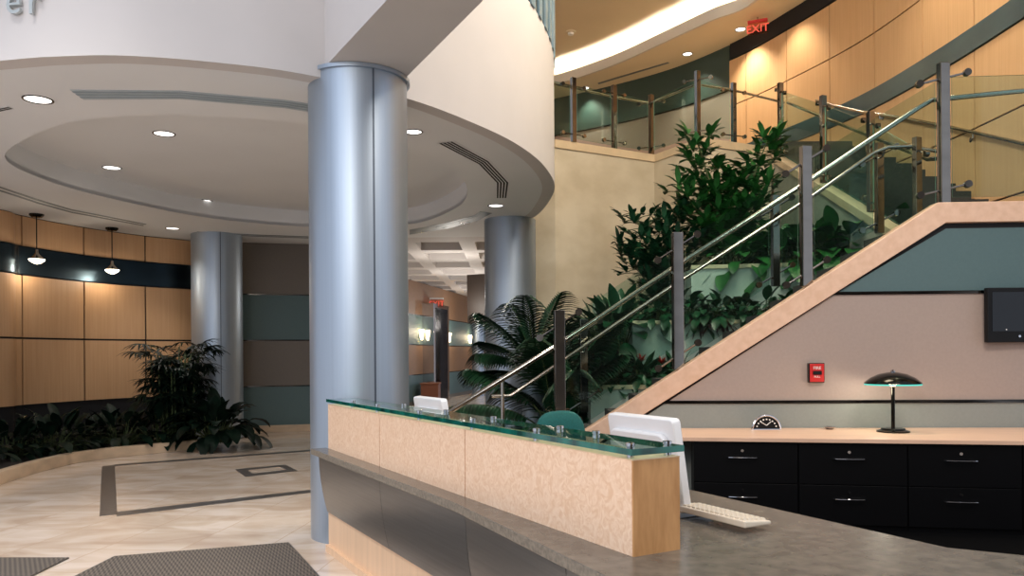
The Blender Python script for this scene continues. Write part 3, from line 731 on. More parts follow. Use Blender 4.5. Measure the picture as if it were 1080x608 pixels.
def curve_pts(base, d, L, droop, n=6):
    p = Vector(base); out = [p.copy()]; d = d.normalized()
    for i in range(n):
        d = (d + Vector((0, 0, -1))*droop/n).normalized(); p = p + d*L/n; out.append(p.copy())
    return out
def clump(n, L, W, stemL, rnd, spread=.3, lo=.35, hi=1.4, shape='oval', droop=.9):   # foliage + stems
    fm, sm = MB(), MB()
    for i in range(n):
        a = i*2.39996 + rnd.uniform(-.3, .3); el = lo + (hi - lo)*((i + .5)/n)**.8 + rnd.uniform(-.12, .12)
        b = Vector((math.cos(a), math.sin(a), 0))*spread*rnd.uniform(.05, .6)
        c_ = curve_pts(b, rdir(a, el), stemL*rnd.uniform(.6, 1.15), .35, 4)
        sm.tube(c_, .005, 4, cap=False)
        l = L*rnd.uniform(.7, 1.15)
        leaf(fm, c_[-1], (c_[-1] - c_[-2]) + Vector((0, 0, -.02)), l, W*l/L, droop*rnd.uniform(.7, 1.3), 5, shape=shape)
    return fm, sm
def plant_obj(name, label, cat_, group, fm, sm, leafm, loc, rz=0, scale=1):
    t = thing(name, label, cat_, (0, 0, 0), group)
    fm.build('foliage', leafm, t, local=True, ang=180); sm.build('stem', M['stem'], t, local=True, ang=180)
    t.location = loc; t.rotation_euler[2] = rz; t.scale = (scale,)*3
    return t
rnd = random.Random(3)
# fan palm (tall dark) near the left column
def lady_palm(H=1.75, n=26, seed=1):
    r_ = random.Random(seed); fm, sm = MB(), MB()
    for i in range(n):
        a = r_.uniform(0, 2*math.pi); rad = r_.uniform(.03, .3); h = H*(.28 + .72*((i + 1)/n)**.85)
        b = Vector((rad*math.cos(a), rad*math.sin(a), 0)); top = Vector((b.x*1.3, b.y*1.3, h*r_.uniform(.8, .92)))
        sm.tube([b, top], .012, 5)
        for k in range(3):
            a2 = a + k*2.1 + r_.uniform(-.5, .5); el = r_.uniform(.0, .9)
            pc = curve_pts(top - Vector((0, 0, .12*k)), rdir(a2, el), r_.uniform(.15, .32), .2, 3); sm.tube(pc, .005, 4, cap=False)
            e = pc[-1]; d0 = (pc[-1] - pc[-2]).normalized(); sd = d0.cross(Vector((0, 0, 1))).normalized()
            for q in range(9):
                an = (q - 4)*.36; dd = d0*math.cos(an) + sd*math.sin(an)
                leaf(fm, e, dd + Vector((0, 0, .1)), r_.uniform(.24, .34), .05, 1.0, 4, shape='lance')
    return fm, sm
pc = az(187, 474, .1)
pc = Vector((-5.38, 12.65, .1))
fm, sm = lady_palm(1.72, 60)
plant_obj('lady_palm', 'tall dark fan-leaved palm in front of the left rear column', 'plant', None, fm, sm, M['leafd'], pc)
fm, sm = clump(84, .42, .21, .42, random.Random(5), .3, .35, 1.5, 'oval', 1.5)
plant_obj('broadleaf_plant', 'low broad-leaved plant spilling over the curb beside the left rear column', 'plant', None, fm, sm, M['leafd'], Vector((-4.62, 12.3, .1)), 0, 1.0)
# row in the dark bed
fm, sm = clump(34, .34, .13, .32, random.Random(8), .25, .2, 1.4)
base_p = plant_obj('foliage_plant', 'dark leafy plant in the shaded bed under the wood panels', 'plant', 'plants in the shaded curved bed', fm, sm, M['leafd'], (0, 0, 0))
row = [(-34, 492), (2, 484), (24, 480), (44, 478), (66, 474), (84, 475), (108, 469), (128, 470), (148, 466), (14, 484), (54, 479), (96, 468), (134, 464), (166, 467)]
for i, (x, y) in enumerate(row):
    q_ = base_p if i == 0 else copy_tree(base_p)
    q_.location = az(x, y, .1); q_.rotation_euler[2] = i*1.7; k = .85 + .2*math.sin(i*2.1); q_.scale = (k, k, k*1.1)
# kentia palms
def kentia(n, L, seed, el0=.5, el1=1.35, droop=1.0, nl=22, ll=.36):
    r_ = random.Random(seed); fm, sm = MB(), MB()
    for i in range(n):
        a = i*2.39996 + r_.uniform(-.3, .3); el = el0 + (el1 - el0)*(i + .5)/n
        c_ = curve_pts((0, 0, .02*i), rdir(a, el), L*r_.uniform(.8, 1.1), droop*r_.uniform(.8, 1.2), 12); sm.tube(c_, [.012 - .0008*k for k in range(13)], 5, cap=False)
        for k in range(nl):
            f = .3 + .7*k/nl; x = f*12; j = min(int(x), 11); p = c_[j].lerp(c_[j + 1], x - j); d = (c_[j + 1] - c_[j]).normalized()
            s_ = d.cross(Vector((0, 0, 1))).normalized(); l = ll*math.sin(math.pi*(.18 + .72*k/nl))
            for sg in (1, -1): leaf(fm, p, d*.95 + s_*sg*.75 + Vector((0, 0, .1)), l*1.15, .06, 1.1, 4, shape='strap', fold=.5)
    return fm, sm
pp = ay(563, 402, 10.9)
pt = thing('plant_pot', 'tall pale blue grey cylinder pot at the foot of the stairs', 'pot', (pp.x, pp.y, 0))
MB().lathe([(.001, .0), (.15, 0), (.17, pp.z), (.15, pp.z), (.148, pp.z - .05), (.001, pp.z - .05)], (pp.x, pp.y, 0), 32).build('pot_body', M['pot'], pt)
MB().lathe([(.001, pp.z - .03), (.148, pp.z - .03)], (pp.x, pp.y, 0), 24).build('soil', M['soil'], pt)
fm, sm = kentia(14, 1.2, 4, ll=.42, nl=20)
plant_obj('kentia_palm', 'arching feathery palm growing from the pale blue grey pot', 'palm', None, fm, sm, M['leafm'], Vector((pp.x, pp.y, pp.z - .04)), .6)
fm, sm = kentia(18, 1.45, 9, .35, 1.4, .9, 22, .42)
kp = ay(583, 440, 9.95)
plant_obj('kentia_palm', 'arching feathery palm with long fronds between pot and first railing post', 'palm', None, fm, sm, M['leafm'], Vector((kp.x, kp.y, .24)), 2.0, 1.12)
# big lobed-leaf plants
def lobed_leaf(m, base, d, L, W, droop=.6, r_=random):
    d = d.normalized(); side = d.cross(Vector((0, 0, 1))); side = side.normalized() if side.length > .05 else Vector((1, 0, 0))
    for an, k in ((0, 1), (.55, .86), (-.55, .86), (1.15, .66), (-1.15, .66)):
        dd = d*math.cos(an) + side*math.sin(an)
        leaf(m, base, dd, L*k, W*.52, droop, 4, shape='oval', fold=.2)
def lobed_plant(stems, R_, n, seed, L=.36, start=.2):
    r_ = random.Random(seed); fm, sm = MB(), MB(); cs = []; tot = 0
    for dx, dy, h in stems:
        P = [Vector((dx*f**1.4, dy*f**1.4, h*f)) for f in [k/6 for k in range(7)]]; cs.append((P, h)); sm.tube(P, [.026 - .003*k for k in range(7)], 6); tot += h
    for P, h in cs:
        m_ = int(n*h/tot)
        for i in range(m_):
            f = start + (1 - start)*((i + .5)/m_); x = f*6; j = min(int(x), 5); p = P[j].lerp(P[j + 1], x - j)
            a = i*2.4 + r_.uniform(-.5, .5); el = r_.uniform(-.25, .6) + .7*max(0, f - .75)
            q_ = curve_pts(p, rdir(a, el), R_*r_.uniform(.2, .9)*(1.15 - .6*f), .5, 4); sm.tube(q_, .006, 4, cap=False)
            lobed_leaf(fm, q_[-1], (q_[-1] - q_[-2]) + Vector((0, 0, .1)), L*r_.uniform(.65, 1.15), L*.6, .7)
    return fm, sm
fm, sm = lobed_plant([(-.5, -.1, 2.02), (.66, .1, 2.08), (.1, .1, 1.5), (-.75, -.2, 1.25), (-.2, .1, 1.3), (.5, -.2, 1.3)], .5, 330, 11, .27)
bp = ay(768, 240, 11.5)
plant_obj('lobed_shrub', 'tall lobed-leaf shrub between the balcony corner and upper flight', 'plant', None, fm, sm, M['leafb'], Vector((bp.x, bp.y, 2.6)))
fm, sm = lobed_plant([(-.42, 0, 1.65), (.3, .1, 1.75), (0, -.1, 1.5), (-.6, .1, 1.2), (.5, 0, 1.3)], .45, 260, 12, .25)
bp = ay(700, 240, 11.4)
plant_obj('lobed_shrub', 'dark rounded lobed-leaf shrub against the stucco wall', 'plant', None, fm, sm, M['leaf'], Vector((bp.x, bp.y, 1.85)), .0)
# planting in the tiers
fm, sm = clump(40, .30, .12, .26, random.Random(21), .28, .1, 1.45)
g0 = plant_obj('foliage_plant', 'x', 'plant', 'green plants filling the stepped planter', fm, sm, M['leaf'], (0, 0, 0))
fm, sm = clump(46, .17, .085, .2, random.Random(22), .26, .1, 1.45)
fm3, sm3 = clump(44, .30, .15, .26, random.Random(27), .28, .1, 1.45)
g3 = plant_obj('foliage_plant', 'x', 'plant', 'g', fm3, sm3, M['leafb'], (0, 0, 0))
g1 = plant_obj('foliage_plant', 'x', 'plant', 'green plants filling the stepped planter', fm, sm, M['leaf'], (0, 0, 0))
fm, sm = clump(34, .30, .045, .08, random.Random(23), .06, .3, 1.5, 'strap', .6)
g2 = plant_obj('dracaena', 'x', 'plant', 'burgundy spiky plants in the middle tier', fm, sm, M['leafr'], (0, 0, 0))
LB = {'top': 'leafy plant on the top planter tier below the upper flight', 'mid': 'small-leaved plant on the middle planter tier', 'low': 'dark leafy plant on the low planter tier', 'gnd': 'dark leafy plant at ground level beside the lowest planter wall', 'back': 'dark leafy plant at the back of the planter against the stucco wall'}
spots = []
for x, y, Y in [(835, 0, 10.75), (862, 0, 10.7), (890, 0, 10.6), (915, 0, 10.55), (850, 0, 11.4), (880, 0, 11.2), (825, 0, 11.6), (905, 0, 11.0), (800, 0, 11.2), (938, 0, 10.5), (780, 0, 10.9)]: spots.append((x, Y, 2.6, g3, 'top', 1.45))
for x, Y in [(712, 10.3), (728, 10.25), (745, 10.25), (765, 10.2), (785, 10.15), (805, 10.1), (825, 10.1), (845, 10.05), (690, 10.3), (865, 10.0)]: spots.append((x, Y, 1.85, g1, 'mid', 1.25))
for x, Y in [(640, 9.85), (660, 9.8), (680, 9.75), (700, 9.75), (720, 9.7), (740, 9.7), (630, 9.95), (670, 9.95), (690, 9.9), (710, 9.85), (760, 9.65)]: spots.append((x, Y, 1.05, g0, 'low', .72))
for x, Y in [(600, 9.6), (622, 9.35), (640, 9.2), (610, 10.2), (660, 9.15), (628, 10.4), (595, 10.9)]: spots.append((x, Y, .26 if Y > 9.4 else 0.0, g0, 'gnd', 1.2))
for x, Y in [(650, 10.9), (672, 11.2), (640, 11.6), (690, 11.6), (660, 11.9), (630, 12.0), (705, 12.0), (655, 10.6), (725, 11.2), (735, 11.8)]: spots.append((x, Y, 1.5, g0, 'back', 1.45))
used = set(); nn = 0
for x, Y, z, src, k, sc in spots:
    q_ = src if src not in used else copy_tree(src); used.add(src); nn += 1
    p = ay(x, 300, Y); q_.location = (p.x, Y, z); q_.rotation_euler[2] = nn*1.3; kk = sc*(1 + .15*math.sin(nn*2.7)); q_.scale = (kk,)*3; q_['label'] = LB[k]
    q_['group'] = {'top': 'plants on the top tier', 'mid': 'plants on the middle tier', 'low': 'plants on the low tier', 'gnd': 'plants at ground level', 'back': 'plants at the back of the planter'}[k]
for i, (x, Y) in enumerate([(738, 10.1), (760, 10.05)]):
    q_ = g2 if i == 0 else copy_tree(g2); p = ay(x, 300, Y); q_.location = (p.x, Y, 1.85); q_.rotation_euler[2] = i
    q_['label'] = ['burgundy spiky plant on the middle tier, left one', 'burgundy spiky plant on the middle tier, right one'][i]
def bromeliad(p, label):
    m1, m2 = clump(18, .3, .06, .05, random.Random(31), .05, .3, 1.3, 'strap', .9)
    t = plant_obj('bromeliad', label, 'plant', None, m1, m2, M['leaf'], p)
    f_ = MB(); r_ = random.Random(2)
    for i in range(14): leaf(f_, Vector((0, 0, .2)), rdir(i*2.4, r_.uniform(.3, 1.4)), .11, .04, .2, 3, shape='lance')
    f_.build('flower', M['flower'], t, local=True)
bromeliad(Vector((ay(676, 300, 9.62).x, 9.62, 1.15)), 'red-flowered plant, left one on the low tier')
bromeliad(Vector((ay(697, 300, 9.58).x, 9.58, 1.12)), 'red-flowered plant, right one on the low tier')
# ------------------------------------------------------------------ reception desk
ZL = .76
A, B = az(668, 588, ZL), az(346, 473, ZL)
L_ = (A - B).length; dv = (A - B).normalized(); nv = Vector((-dv.y, dv.x, 0))
if nv.x < 0: nv = -nv
def W(s, t, z): return Vector((B.x + dv.x*s + nv.x*t, B.y + dv.y*s + nv.y*t, z))
def s_at(x, t=0):
    u = (x - CX)/FPX; p = W(0, t, 0); return (u*p.y - p.x)/(dv.x - u*dv.y)
def dbox(m, s0, s1, t0, t1, z0, z1, mi=0):
    q = [W(s0, t0, z0), W(s1, t0, z0), W(s1, t1, z0), W(s0, t1, z0)]
    return m.hexa(q, [p + Vector((0, 0, z1 - z0)) for p in q], mi)
ZP = ay(668, 486.5, A.y).z; CT = .205
desk = thing('reception_desk', 'long reception desk with burl front, stone ledge and steel apron', 'desk', P3(W(L_/2, 0, 0), 0))
cuts = [0, s_at(399.6), s_at(489.6), L_]
for a, b in zip(cuts, cuts[1:]):
    dbox(MB(), a + .006, b - .006, 0, .02, ZL, ZP).build('front_panel', M['burl'], desk, smooth=False)
dbox(MB(), .02, L_ - .021, .021, CT - .021, ZL, ZP - .002).build('counter_core', M['groove'], desk, smooth=False)
dbox(MB(), L_ - .02, L_ + .001, .001, CT, ZL, ZP).build('end_panel', M['burlend'], desk, smooth=False)
dbox(MB(), .02, L_ - .021, CT - .02, CT, ZL, ZP).build('back_panel', M['burlend'], desk, smooth=False)
dbox(MB(), .0, L_ + .002, -.002, CT + .002, ZP, ZP + .003).build('top_edge', M['basewood'], desk, smooth=False)
gz0, gz1 = ZP + .019, ZP + .041
g = MB(); dbox(g, .0, L_ + .012, -.012, CT + .012, gz0, gz1); g.m = [0, 0, 1, 1, 1, 1]
g.build('glass_top', [M['tglass'], M['tedge']], desk, smooth=False)
for tt, xsx in ((.03, (372, 398, 442, 498, 565, 664)), (CT - .03, (425, 470, 520, 590, 628, 703))):
    for x in xsx:
        p = W(s_at(x, tt), tt, 0)
        MB().lathe([(.001, ZP + .003), (.013, ZP + .003), (.013, gz1 + .002), (.016, gz1 + .002), (.016, gz1 + .014), (.001, gz1 + .016)], p, 16).build('standoff', M['chrome'], desk)
fe = [az(332, 469.5, ZL), az(480, 531, ZL), az(630, 604, ZL)]
def st_of(p): r_ = Vector((p.x - B.x, p.y - B.y, 0)); return r_.dot(dv), r_.dot(nv)
(f0s, f0t), (f1s, f1t), (f2s, f2t) = [st_of(p) for p in fe]
f0t = -.12
def tf(s):
    return f0t + (f1t - f0t)*(s - f0s)/(f1s - f0s) if s < f1s else f1t + (f2t - f1t)*(s - f1s)/(f2s - f1s)
bs = [st_of(az(x, y, ZL)) for x, y in ((738, 519), (1000, 578), (1079, 586))]
SE = L_ + 1.55
S0 = -.04
top = [W(S0, tf(S0), 0)] + [W(f1s, f1t, 0), W(f2s, f2t, 0), W(SE, tf(SE), 0), W(SE, 1.6, 0), W(bs[2][0], bs[2][1], 0), W(bs[1][0], bs[1][1], 0), W(bs[0][0], bs[0][1], 0), W(.07, bs[0][1], 0), W(.07, .0, 0), W(S0, .0, 0)]
MB().prism([xy(p) for p in top], ZL - .042, ZL, 0, 1).build('stone_top', [M['stone'], M['stoneedge']], desk, smooth=False, bevel=.004)
def apron(s0, s1):
    m = MB(); A_, B_ = [], []; ns = 10
    rows_ = []
    for k in range(ns + 1):
        f = k/ns; z = (ZL - .043) - f*(ZL - .043 - .29)
        g_ = (1 - f**1.9)
        rows_.append([W(s, -.012 + (tf(s) + .045 + .012)*g_, z) for s in (s0 + .002, s1 - .002)])
    for a, b in zip(rows_, rows_[1:]): m.add([a[0], a[1], b[1], b[0]], [(0, 1, 2, 3)])
    for a, b in zip(rows_, rows_[1:]):       # inner skin and closed ends
        o_ = nv*.02; m.add([a[0] + o_, a[1] + o_, b[1] + o_, b[0] + o_], [(3, 2, 1, 0)])
        m.add([a[0], b[0], b[0] + o_, a[0] + o_], [(0, 1, 2, 3)]); m.add([a[1], b[1], b[1] + o_, a[1] + o_], [(3, 2, 1, 0)])
    m.build('apron_panel', M['apron'], desk, ang=40)
ac = [S0 + .05]
for x in (394, 482): ac.append(s_at(x, -.1))
ac += [L_ - .2, SE - .05]
for a, b in zip(ac, ac[1:]): apron(a, b)
dbox(MB(), .0, SE - .1, 0, .2, .05, .30).build('base_panel', M['basewood'], desk, smooth=False)
dbox(MB(), .02, SE - .1, -.03, .18, 0, .05).build('plinth', M['basewood'], desk, smooth=False)
dbox(MB(), .02, SE - .1, .021, .2, .30, ZL - .045).build('carcass', M['black'], desk, smooth=False)
dbox(MB(), .09, .13, .3, bs[0][1] - .02, 0, ZL - .045).build('leg_panel', M['burlend'], desk, smooth=False)
struct(MB().prism([xy(W(-.4, .32, 0)), xy(W(SE, .32, 0)), Vector((5.6, 3.0)), Vector((5.6, YN(5.6))), Vector((.6, YN(.6))) ], .001, .008).build('floor', M['floorshade'], smooth=False))  # near-black sheet laid where the floor behind the desk is in shadow
# monitors (white all-in-one computers, seen from behind)
def computer(label, loc, rz):
    t = thing('desktop_computer', label, 'computer', (0, 0, 0), 'white computers behind the counter')
    tilt = Matrix.Translation((0, 0, .03)) @ Matrix.Rotation(R(9), 4, 'X')
    def slab_(w, h, y0, y1, z0, r=.02):
        pr = []
        for cx_, cz_, a0 in ((w/2 - r, h - r, 0), (-w/2 + r, h - r, 90), (-w/2 + r, r, 180), (w/2 - r, r, 270)):
            for k in range(5): a = R(a0 + k*22.5); pr.append((cx_ + r*math.cos(a), cz_ + r*math.sin(a)))
        m = MB().hexa([Vector((x, y0, z + z0)) for x, z in pr], [Vector((x, y1, z + z0)) for x, z in pr]); m.v = [tilt @ p for p in m.v]; return m
    slab_(.46, .39, -.022, .022, 0).build('case', M['white'], t, local=True, bevel=.006)
    slab_(.40, .30, -.05, -.0222, .03, .05).build('rear_shell', M['white'], t, local=True, bevel=.01)
    slab_(.40, .26, .0222, .024, .11, .004).build('screen', M['screen'], t, local=True)
    m = MB().box((.02, .035, .012), (.44, .19, .022)); m.add([Vector(p) for p in [(-.1, -.12, .002), (.1, -.12, .002), (.1, -.055, .16), (-.1, -.055, .16), (-.1, -.112, .002), (.1, -.112, .002), (.1, -.047, .16), (-.1, -.047, .16)]], [(0, 1, 2, 3), (7, 6, 5, 4), (0, 3, 7, 4), (1, 5, 6, 2), (3, 2, 6, 7), (0, 4, 5, 1)])
    m.build('foot', M['alu'], t, local=True, smooth=False, bevel=.002)
    t.location = loc; t.rotation_euler[2] = rz
    return t
ang = math.atan2(dv.y, dv.x)
c1 = az(724, 546, ZL) ; s1, t1 = st_of(c1)
k1 = computer('white desktop computer nearest, at the right end of the counter', W(s1 - .23, t1 + .01, ZL + .0), ang)
s2_, t2_ = st_of(ay(478, 438, 4.9))
k2 = copy_tree(k1); k2.location = W(s2_ - .23, t2_, ZL); k2['label'] = 'white desktop computer farther away, behind the counter glass near its left end'
kb = thing('keyboard', 'ivory keyboard lying on the stone top before the nearer computer', 'keyboard', (0, 0, 0))
m = MB(); m.hexa([Vector((x, y, z)) for x, y, z in [(-.215, -.07, 0), (.215, -.07, 0), (.215, -.07, .026), (-.215, -.07, .026)]], [Vector((x, y, z)) for x, y, z in [(-.215, .07, 0), (.215, .07, 0), (.215, .07, .014), (-.215, .07, .014)]])
m.build('body', M['ivory'], kb, local=True, smooth=False, bevel=.005)
for r_ in range(5):
    for c_ in range(14):
        wk = .023
        MB().hexa([Vector((-.2 + c_*.0287 + a*wk, -.058 + r_*.0245 + b*.019, .0255 - .0021*r_ - .003)) for a, b in ((0, 0), (1, 0), (1, 1), (0, 1))], [Vector((-.198 + c_*.0287 + a*(wk - .005), -.056 + r_*.0245 + b*.015, .0255 - .0021*r_ + .006)) for a, b in ((0, 0), (1, 0), (1, 1), (0, 1))]).build('key', M['ivory'], kb, local=True, smooth=False)
kc = (az(733, 536, ZL + .02) + az(800, 556, ZL + .02) + az(770, 567, ZL) + az(728, 547, ZL))/4
kb.location = P3(kc + nv*.03 - dv*.012, ZL + .024); kb.scale = (.94, 1, 1); kb.rotation_euler[2] = ang
pw_ = thing('paper_stack', 'white papers lying on the stone top behind the counter glass', 'papers', P3(W(s_at(545, .5), .5, 0), ZL))
for k in range(3):
    pq = W(s_at(545, .5), .5, 0); MB().box((pq.x + .01*k, pq.y, ZL + .002 + .0025*k), (.21, .297, .002), ang + .2*k).build('sheet', M['paper'], pw_, smooth=False)
# office chair
ch = thing('office_chair', 'teal upholstered office chair behind the reception counter', 'chair', (0, 0, 0))
def cushion(w, h, d, rr, n=20):
    m = MB(); ring = []
    for k in range(n):
        a = 2*math.pi*k/n; ex = 2/rr
        ring.append((math.copysign(abs(math.cos(a))**ex, math.cos(a))*w/2, math.copysign(abs(math.sin(a))**ex, math.sin(a))*h/2))
    return ring
def pad(w, h, d, rr, M4, matr, name, parent):
    ring = cushion(w, h, d, rr, 28); m = MB(); prof_ = [(.0, -.5), (.6, -.5), (.9, -.42), (1, -.15), (1, .15), (.9, .42), (.6, .5), (.0, .5)]
    v = []; n = len(ring)
    for f, z in prof_:
        for x, y in ring: v.append(M4 @ Vector((x*max(f, .01), y*max(f, .01), z*d + .0)))
    m.add(v, [(i*n + j, i*n + (j + 1) % n, (i + 1)*n + (j + 1) % n, (i + 1)*n + j) for i in range(len(prof_) - 1) for j in range(n)])
    return m.build(name, matr, parent, local=True, ang=80)
pad(.47, .45, .09, 3.2, Matrix.Translation((0, 0, .47)), M['fabric'], 'seat', ch)
pad(.40, .42, .07, 2.9, Matrix.Translation((0, .235, .83)) @ Matrix.Rotation(R(98), 4, 'X'), M['fabric'], 'backrest', ch)
MB().tube([(0, .1, .42), (0, .25, .42), (0, .285, .55), (0, .27, .8)], .02, 8).build('back_support', M['plastic_black'], ch, local=True)
MB().tube([(0, 0, .1), (0, 0, .43)], .028, 12).build('gas_column', M['plastic_black'], ch, local=True)
for k in range(5):
    a = k*2*math.pi/5 + .3; e = Vector((math.cos(a), math.sin(a), 0))
    lg = MB().tube([e*.02 + Vector((0, 0, .12)), e*.3 + Vector((0, 0, .075))], [.03, .018], 8).build('leg', M['plastic_black'], ch, local=True)
    sd = Vector((-e.y, e.x, 0)); MB().tube([e*.3 - sd*.022 + Vector((0, 0, .03)), e*.3 + sd*.022 + Vector((0, 0, .03))], .03, 14).tube([e*.3 + Vector((0, 0, .03)), e*.3 + Vector((0, 0, .075))], .01, 6).build('caster', M['plastic_black'], lg, local=True)
cpt = ay(576, 445, 5.9); ch.location = (cpt.x, 5.9, 0); ch.rotation_euler[2] = R(205)
# ------------------------------------------------------------------ credenza
ZK = .75
F0, F1 = az(725, 461.5, ZK), az(1080, 465.5, ZK); fd = (F1 - F0).normalized()
def fx(x):                                   # point of the credenza front line in picture column x
    u = (x - CX)/FPX; k = (u*F0.y - F0.x)/(fd.x - u*fd.y); return F0 + fd*k
Fa, Fb = fx(690), F1 + fd*.9
fnv = Vector((-fd.y, fd.x, 0))
topp = [xy(Fa), xy(Fb), Vector((Fb.x + .05, YN(Fb.x) + .03)), Vector((Fa.x + .1, YN(Fa.x) + .03))]
tag(MB().prism(topp, ZK - .033, ZK).build('countertop', M['ctop'], smooth=False, bevel=.004), 'pale maple worktop running over the black filing cabinets', 'countertop')
xb = [fx(726), fx(842), fx(958)]; wdt = (xb[2] - xb[1]).length
b0 = xb[1] - fd*wdt*1.0
labs = ['black two-drawer filing cabinet nearest the white computer', 'black two-drawer filing cabinet in the middle, below the dome lamp', 'black two-drawer filing cabinet below the wall screen', 'black two-drawer filing cabinet cut by the right picture edge']
for i in range(4):
    p = b0 + fd*wdt*i; o = P3(p + fnv*.03, 0); t = thing('filing_cabinet', labs[i], 'cabinet', o, 'black lateral filing cabinets')
    def cb(m, a0, a1, t0, t1, z0, z1):
        q = [o + fd*a0 + fnv*t0, o + fd*a1 + fnv*t0, o + fd*a1 + fnv*t1, o + fd*a0 + fnv*t1]
        return m.hexa([P3(q_, z0) for q_ in q], [P3(q_, z1) for q_ in q])
    cb(MB(), .002, wdt - .002, .02, .5, .0, ZK - .034).build('body', M['black'], t, smooth=False)
    for z0, z1, zl in ((.375, ZK - .04, .64), (.05, .37, .315)):
        dr = cb(MB(), .006, wdt - .006, 0, .02, z0, z1).build('drawer', M['black'], t, smooth=False, bevel=.003)
        mid = o + fd*wdt*.47
        hp_ = [P3(mid + fd*a - fnv*d_, zl - .055) for a, d_ in ((-.12, 0), (-.11, .022), (-.05, .03), (0, .032), (.05, .03), (.11, .022), (.12, 0))]
        MB().tube(hp_, .006, 8).build('handle', M['chrome'], dr)
        MB().tube([P3(mid - fnv*.006, zl), P3(mid + fnv*.001, zl)], .012, 14).build('lock', M['chrome'], dr)
# things on the worktop
def on_top(x, y): return az(x, y, ZK)
lp = on_top(942, 456); lp.y = min(lp.y, YN(lp.x) - .2); lp = ay(942, 456, lp.y); lp.z = ZK
t = thing('table_lamp', 'dark dome-shaded table lamp lit on the maple worktop', 'lamp', lp)
px = lp.y/FPX
MB().lathe([(.001, 0), (.135, 0), (.135, .012), (.1, .022), (.095, .034), (.05, .04), (.001, .04)], lp, 40).build('base', M['darkmetal'], t)
MB().lathe([(.016, .04), (.016, .40)], lp, 16).build('stem', M['darkmetal'], t)
zsh = ay(942, 405, lp.y).z - ZK; zt_ = ay(942, 396, lp.y).z - ZK
MB().lathe([(28*px, zsh), (27.5*px, zsh + .012), (22*px, zsh + .05), (14*px, zsh + .083), (5*px, zsh + .1), (.001, zsh + .103)], lp, 48).build('shade', M['darkmetal'], t)
MB().lathe([(28*px, zsh - .001), (27.8*px, zsh - .012), (22*px, zsh - .008), (20*px, zsh - .003)], lp, 48).build('shade_rim', M['turq'], t)
MB().lathe([(.001, .1), (.018, .1), (.02, .115), (.001, .125)], lp + Vector((0, 0, zsh)), 16).build('finial', M['chrome'], t)
MB().lathe([(.001, -.005), (.03, .0), (.04, .03), (.02, .06)], lp + Vector((0, 0, zsh - .02)), 16).build('bulb', M['bulb'], t)
light('POINT', 'lamp_light', lp + Vector((-.1, 0, zsh - .06)), (0, 0, 0), 4.5, (1, .9, .72), .05)
cl = on_top(808, 453.5); cl.y = min(cl.y, YN(cl.x) - .08); cl = ay(808, 453.5, cl.y); cl.z = ZK
t = thing('desk_clock', 'half-dome black-faced desk clock on the maple worktop', 'clock', cl); r0 = 15.5*cl.y/FPX
def half(r_, y, n=24): return [Vector((cl.x + r_*math.cos(math.pi*k/n), cl.y + y, ZK + r_*math.sin(math.pi*k/n) + .002)) for k in range(n + 1)]
MB().hexa(half(r0*.9, -.012), half(r0*.9, .01)).build('face', M['plastic_black'], t)
fr_ = MB(); fr_.tube(half(r0*.95, -.01), r0*.08, 8); fr_.tube([half(r0*.95, -.01)[0], half(r0*.95, -.01)[-1]], r0*.06, 8); fr_.build('frame', M['chrome'], t)
for k in range(9):
    a = math.pi*(.1 + .8*k/8); c_ = Vector((cl.x + r0*.68*math.cos(a), cl.y - .013, ZK + r0*.68*math.sin(a) + .004)); MB().tube([c_, c_ - Vector((0, .003, 0))], r0*.055, 8).build('hour_dot', M['whitepaint'], t)
hc = Vector((cl.x, cl.y - .015, ZK + r0*.3))
MB().tube([hc, hc + Vector((-r0*.42, 0, r0*.25))], r0*.03, 6).build('hand', M['whitepaint'], t); MB().tube([hc, hc + Vector((r0*.3, 0, r0*.25))], r0*.03, 6).build('hand', M['whitepaint'], t)
dp = on_top(875, 452.5); dp.y = min(dp.y, YN(dp.x) - .1); dp = ay(875, 453.5, dp.y); dp.z = ZK
t = thing('small_dish', 'tiny chrome dish on the worktop between clock and lamp', 'dish', dp)
MB().lathe([(.001, .004), (.03, .004), (.055, .022), (.052, .024), (.028, .008), (.001, .008)], dp, 24).build('bowl', M['chrome'], t)
MB().lathe([(.001, 0), (.03, 0), (.03, .005)], dp, 20).build('foot', M['plastic_black'], t)
# wall fittings
fa = near(860.5, 393.5); fy = YN(fa.x) + .045
k = fy/FPX; fc = ay(860.5, 393.5, fy - .02)
t = thing('fire_alarm_box', 'small red fire alarm pull box on the taupe wall', 'alarm', fc)
MB().box(fc, (16.5*k, .045, 20.5*k)).build('back_box', M['darkmetal'], t, smooth=False, bevel=.004)
MB().box(fc + Vector((0, -.026, 0)), (15*k, .012, 19*k)).build('red_cover', M['red'], t, smooth=False, bevel=.004)
MB().box(fc + Vector((0, -.036, .0)), (9*k, .014, 4*k)).build('pull_handle', M['plastic_black'], t, smooth=False, bevel=.003)
text_mesh('FIRE', 4.6*k, .001, M['whitepaint'], 'lettering', t, frame_m((0, -.033, 3.6*k), (1, 0, 0), (0, 0, 1)))
text_mesh('PULL', 3.0*k, .001, M['whitepaint'], 'lettering', t, frame_m((0, -.033, -5.0*k), (1, 0, 0), (0, 0, 1)))
v0 = near(1039.5, 303); ty = YN(v0.x) - .02; q0, q1 = ay(1039.5, 304, ty), ay(1120, 361, ty)
cc = (q0 + q1)/2
t = thing('wall_screen', 'black flat screen mounted on the wall at the right edge', 'screen', (cc.x, ty, cc.z)); sx, sz = q1.x - q0.x, q0.z - q1.z
MB().box((cc.x, ty, cc.z), (sx, .06, sz)).build('housing', M['plastic_black'], t, smooth=False, bevel=.006)
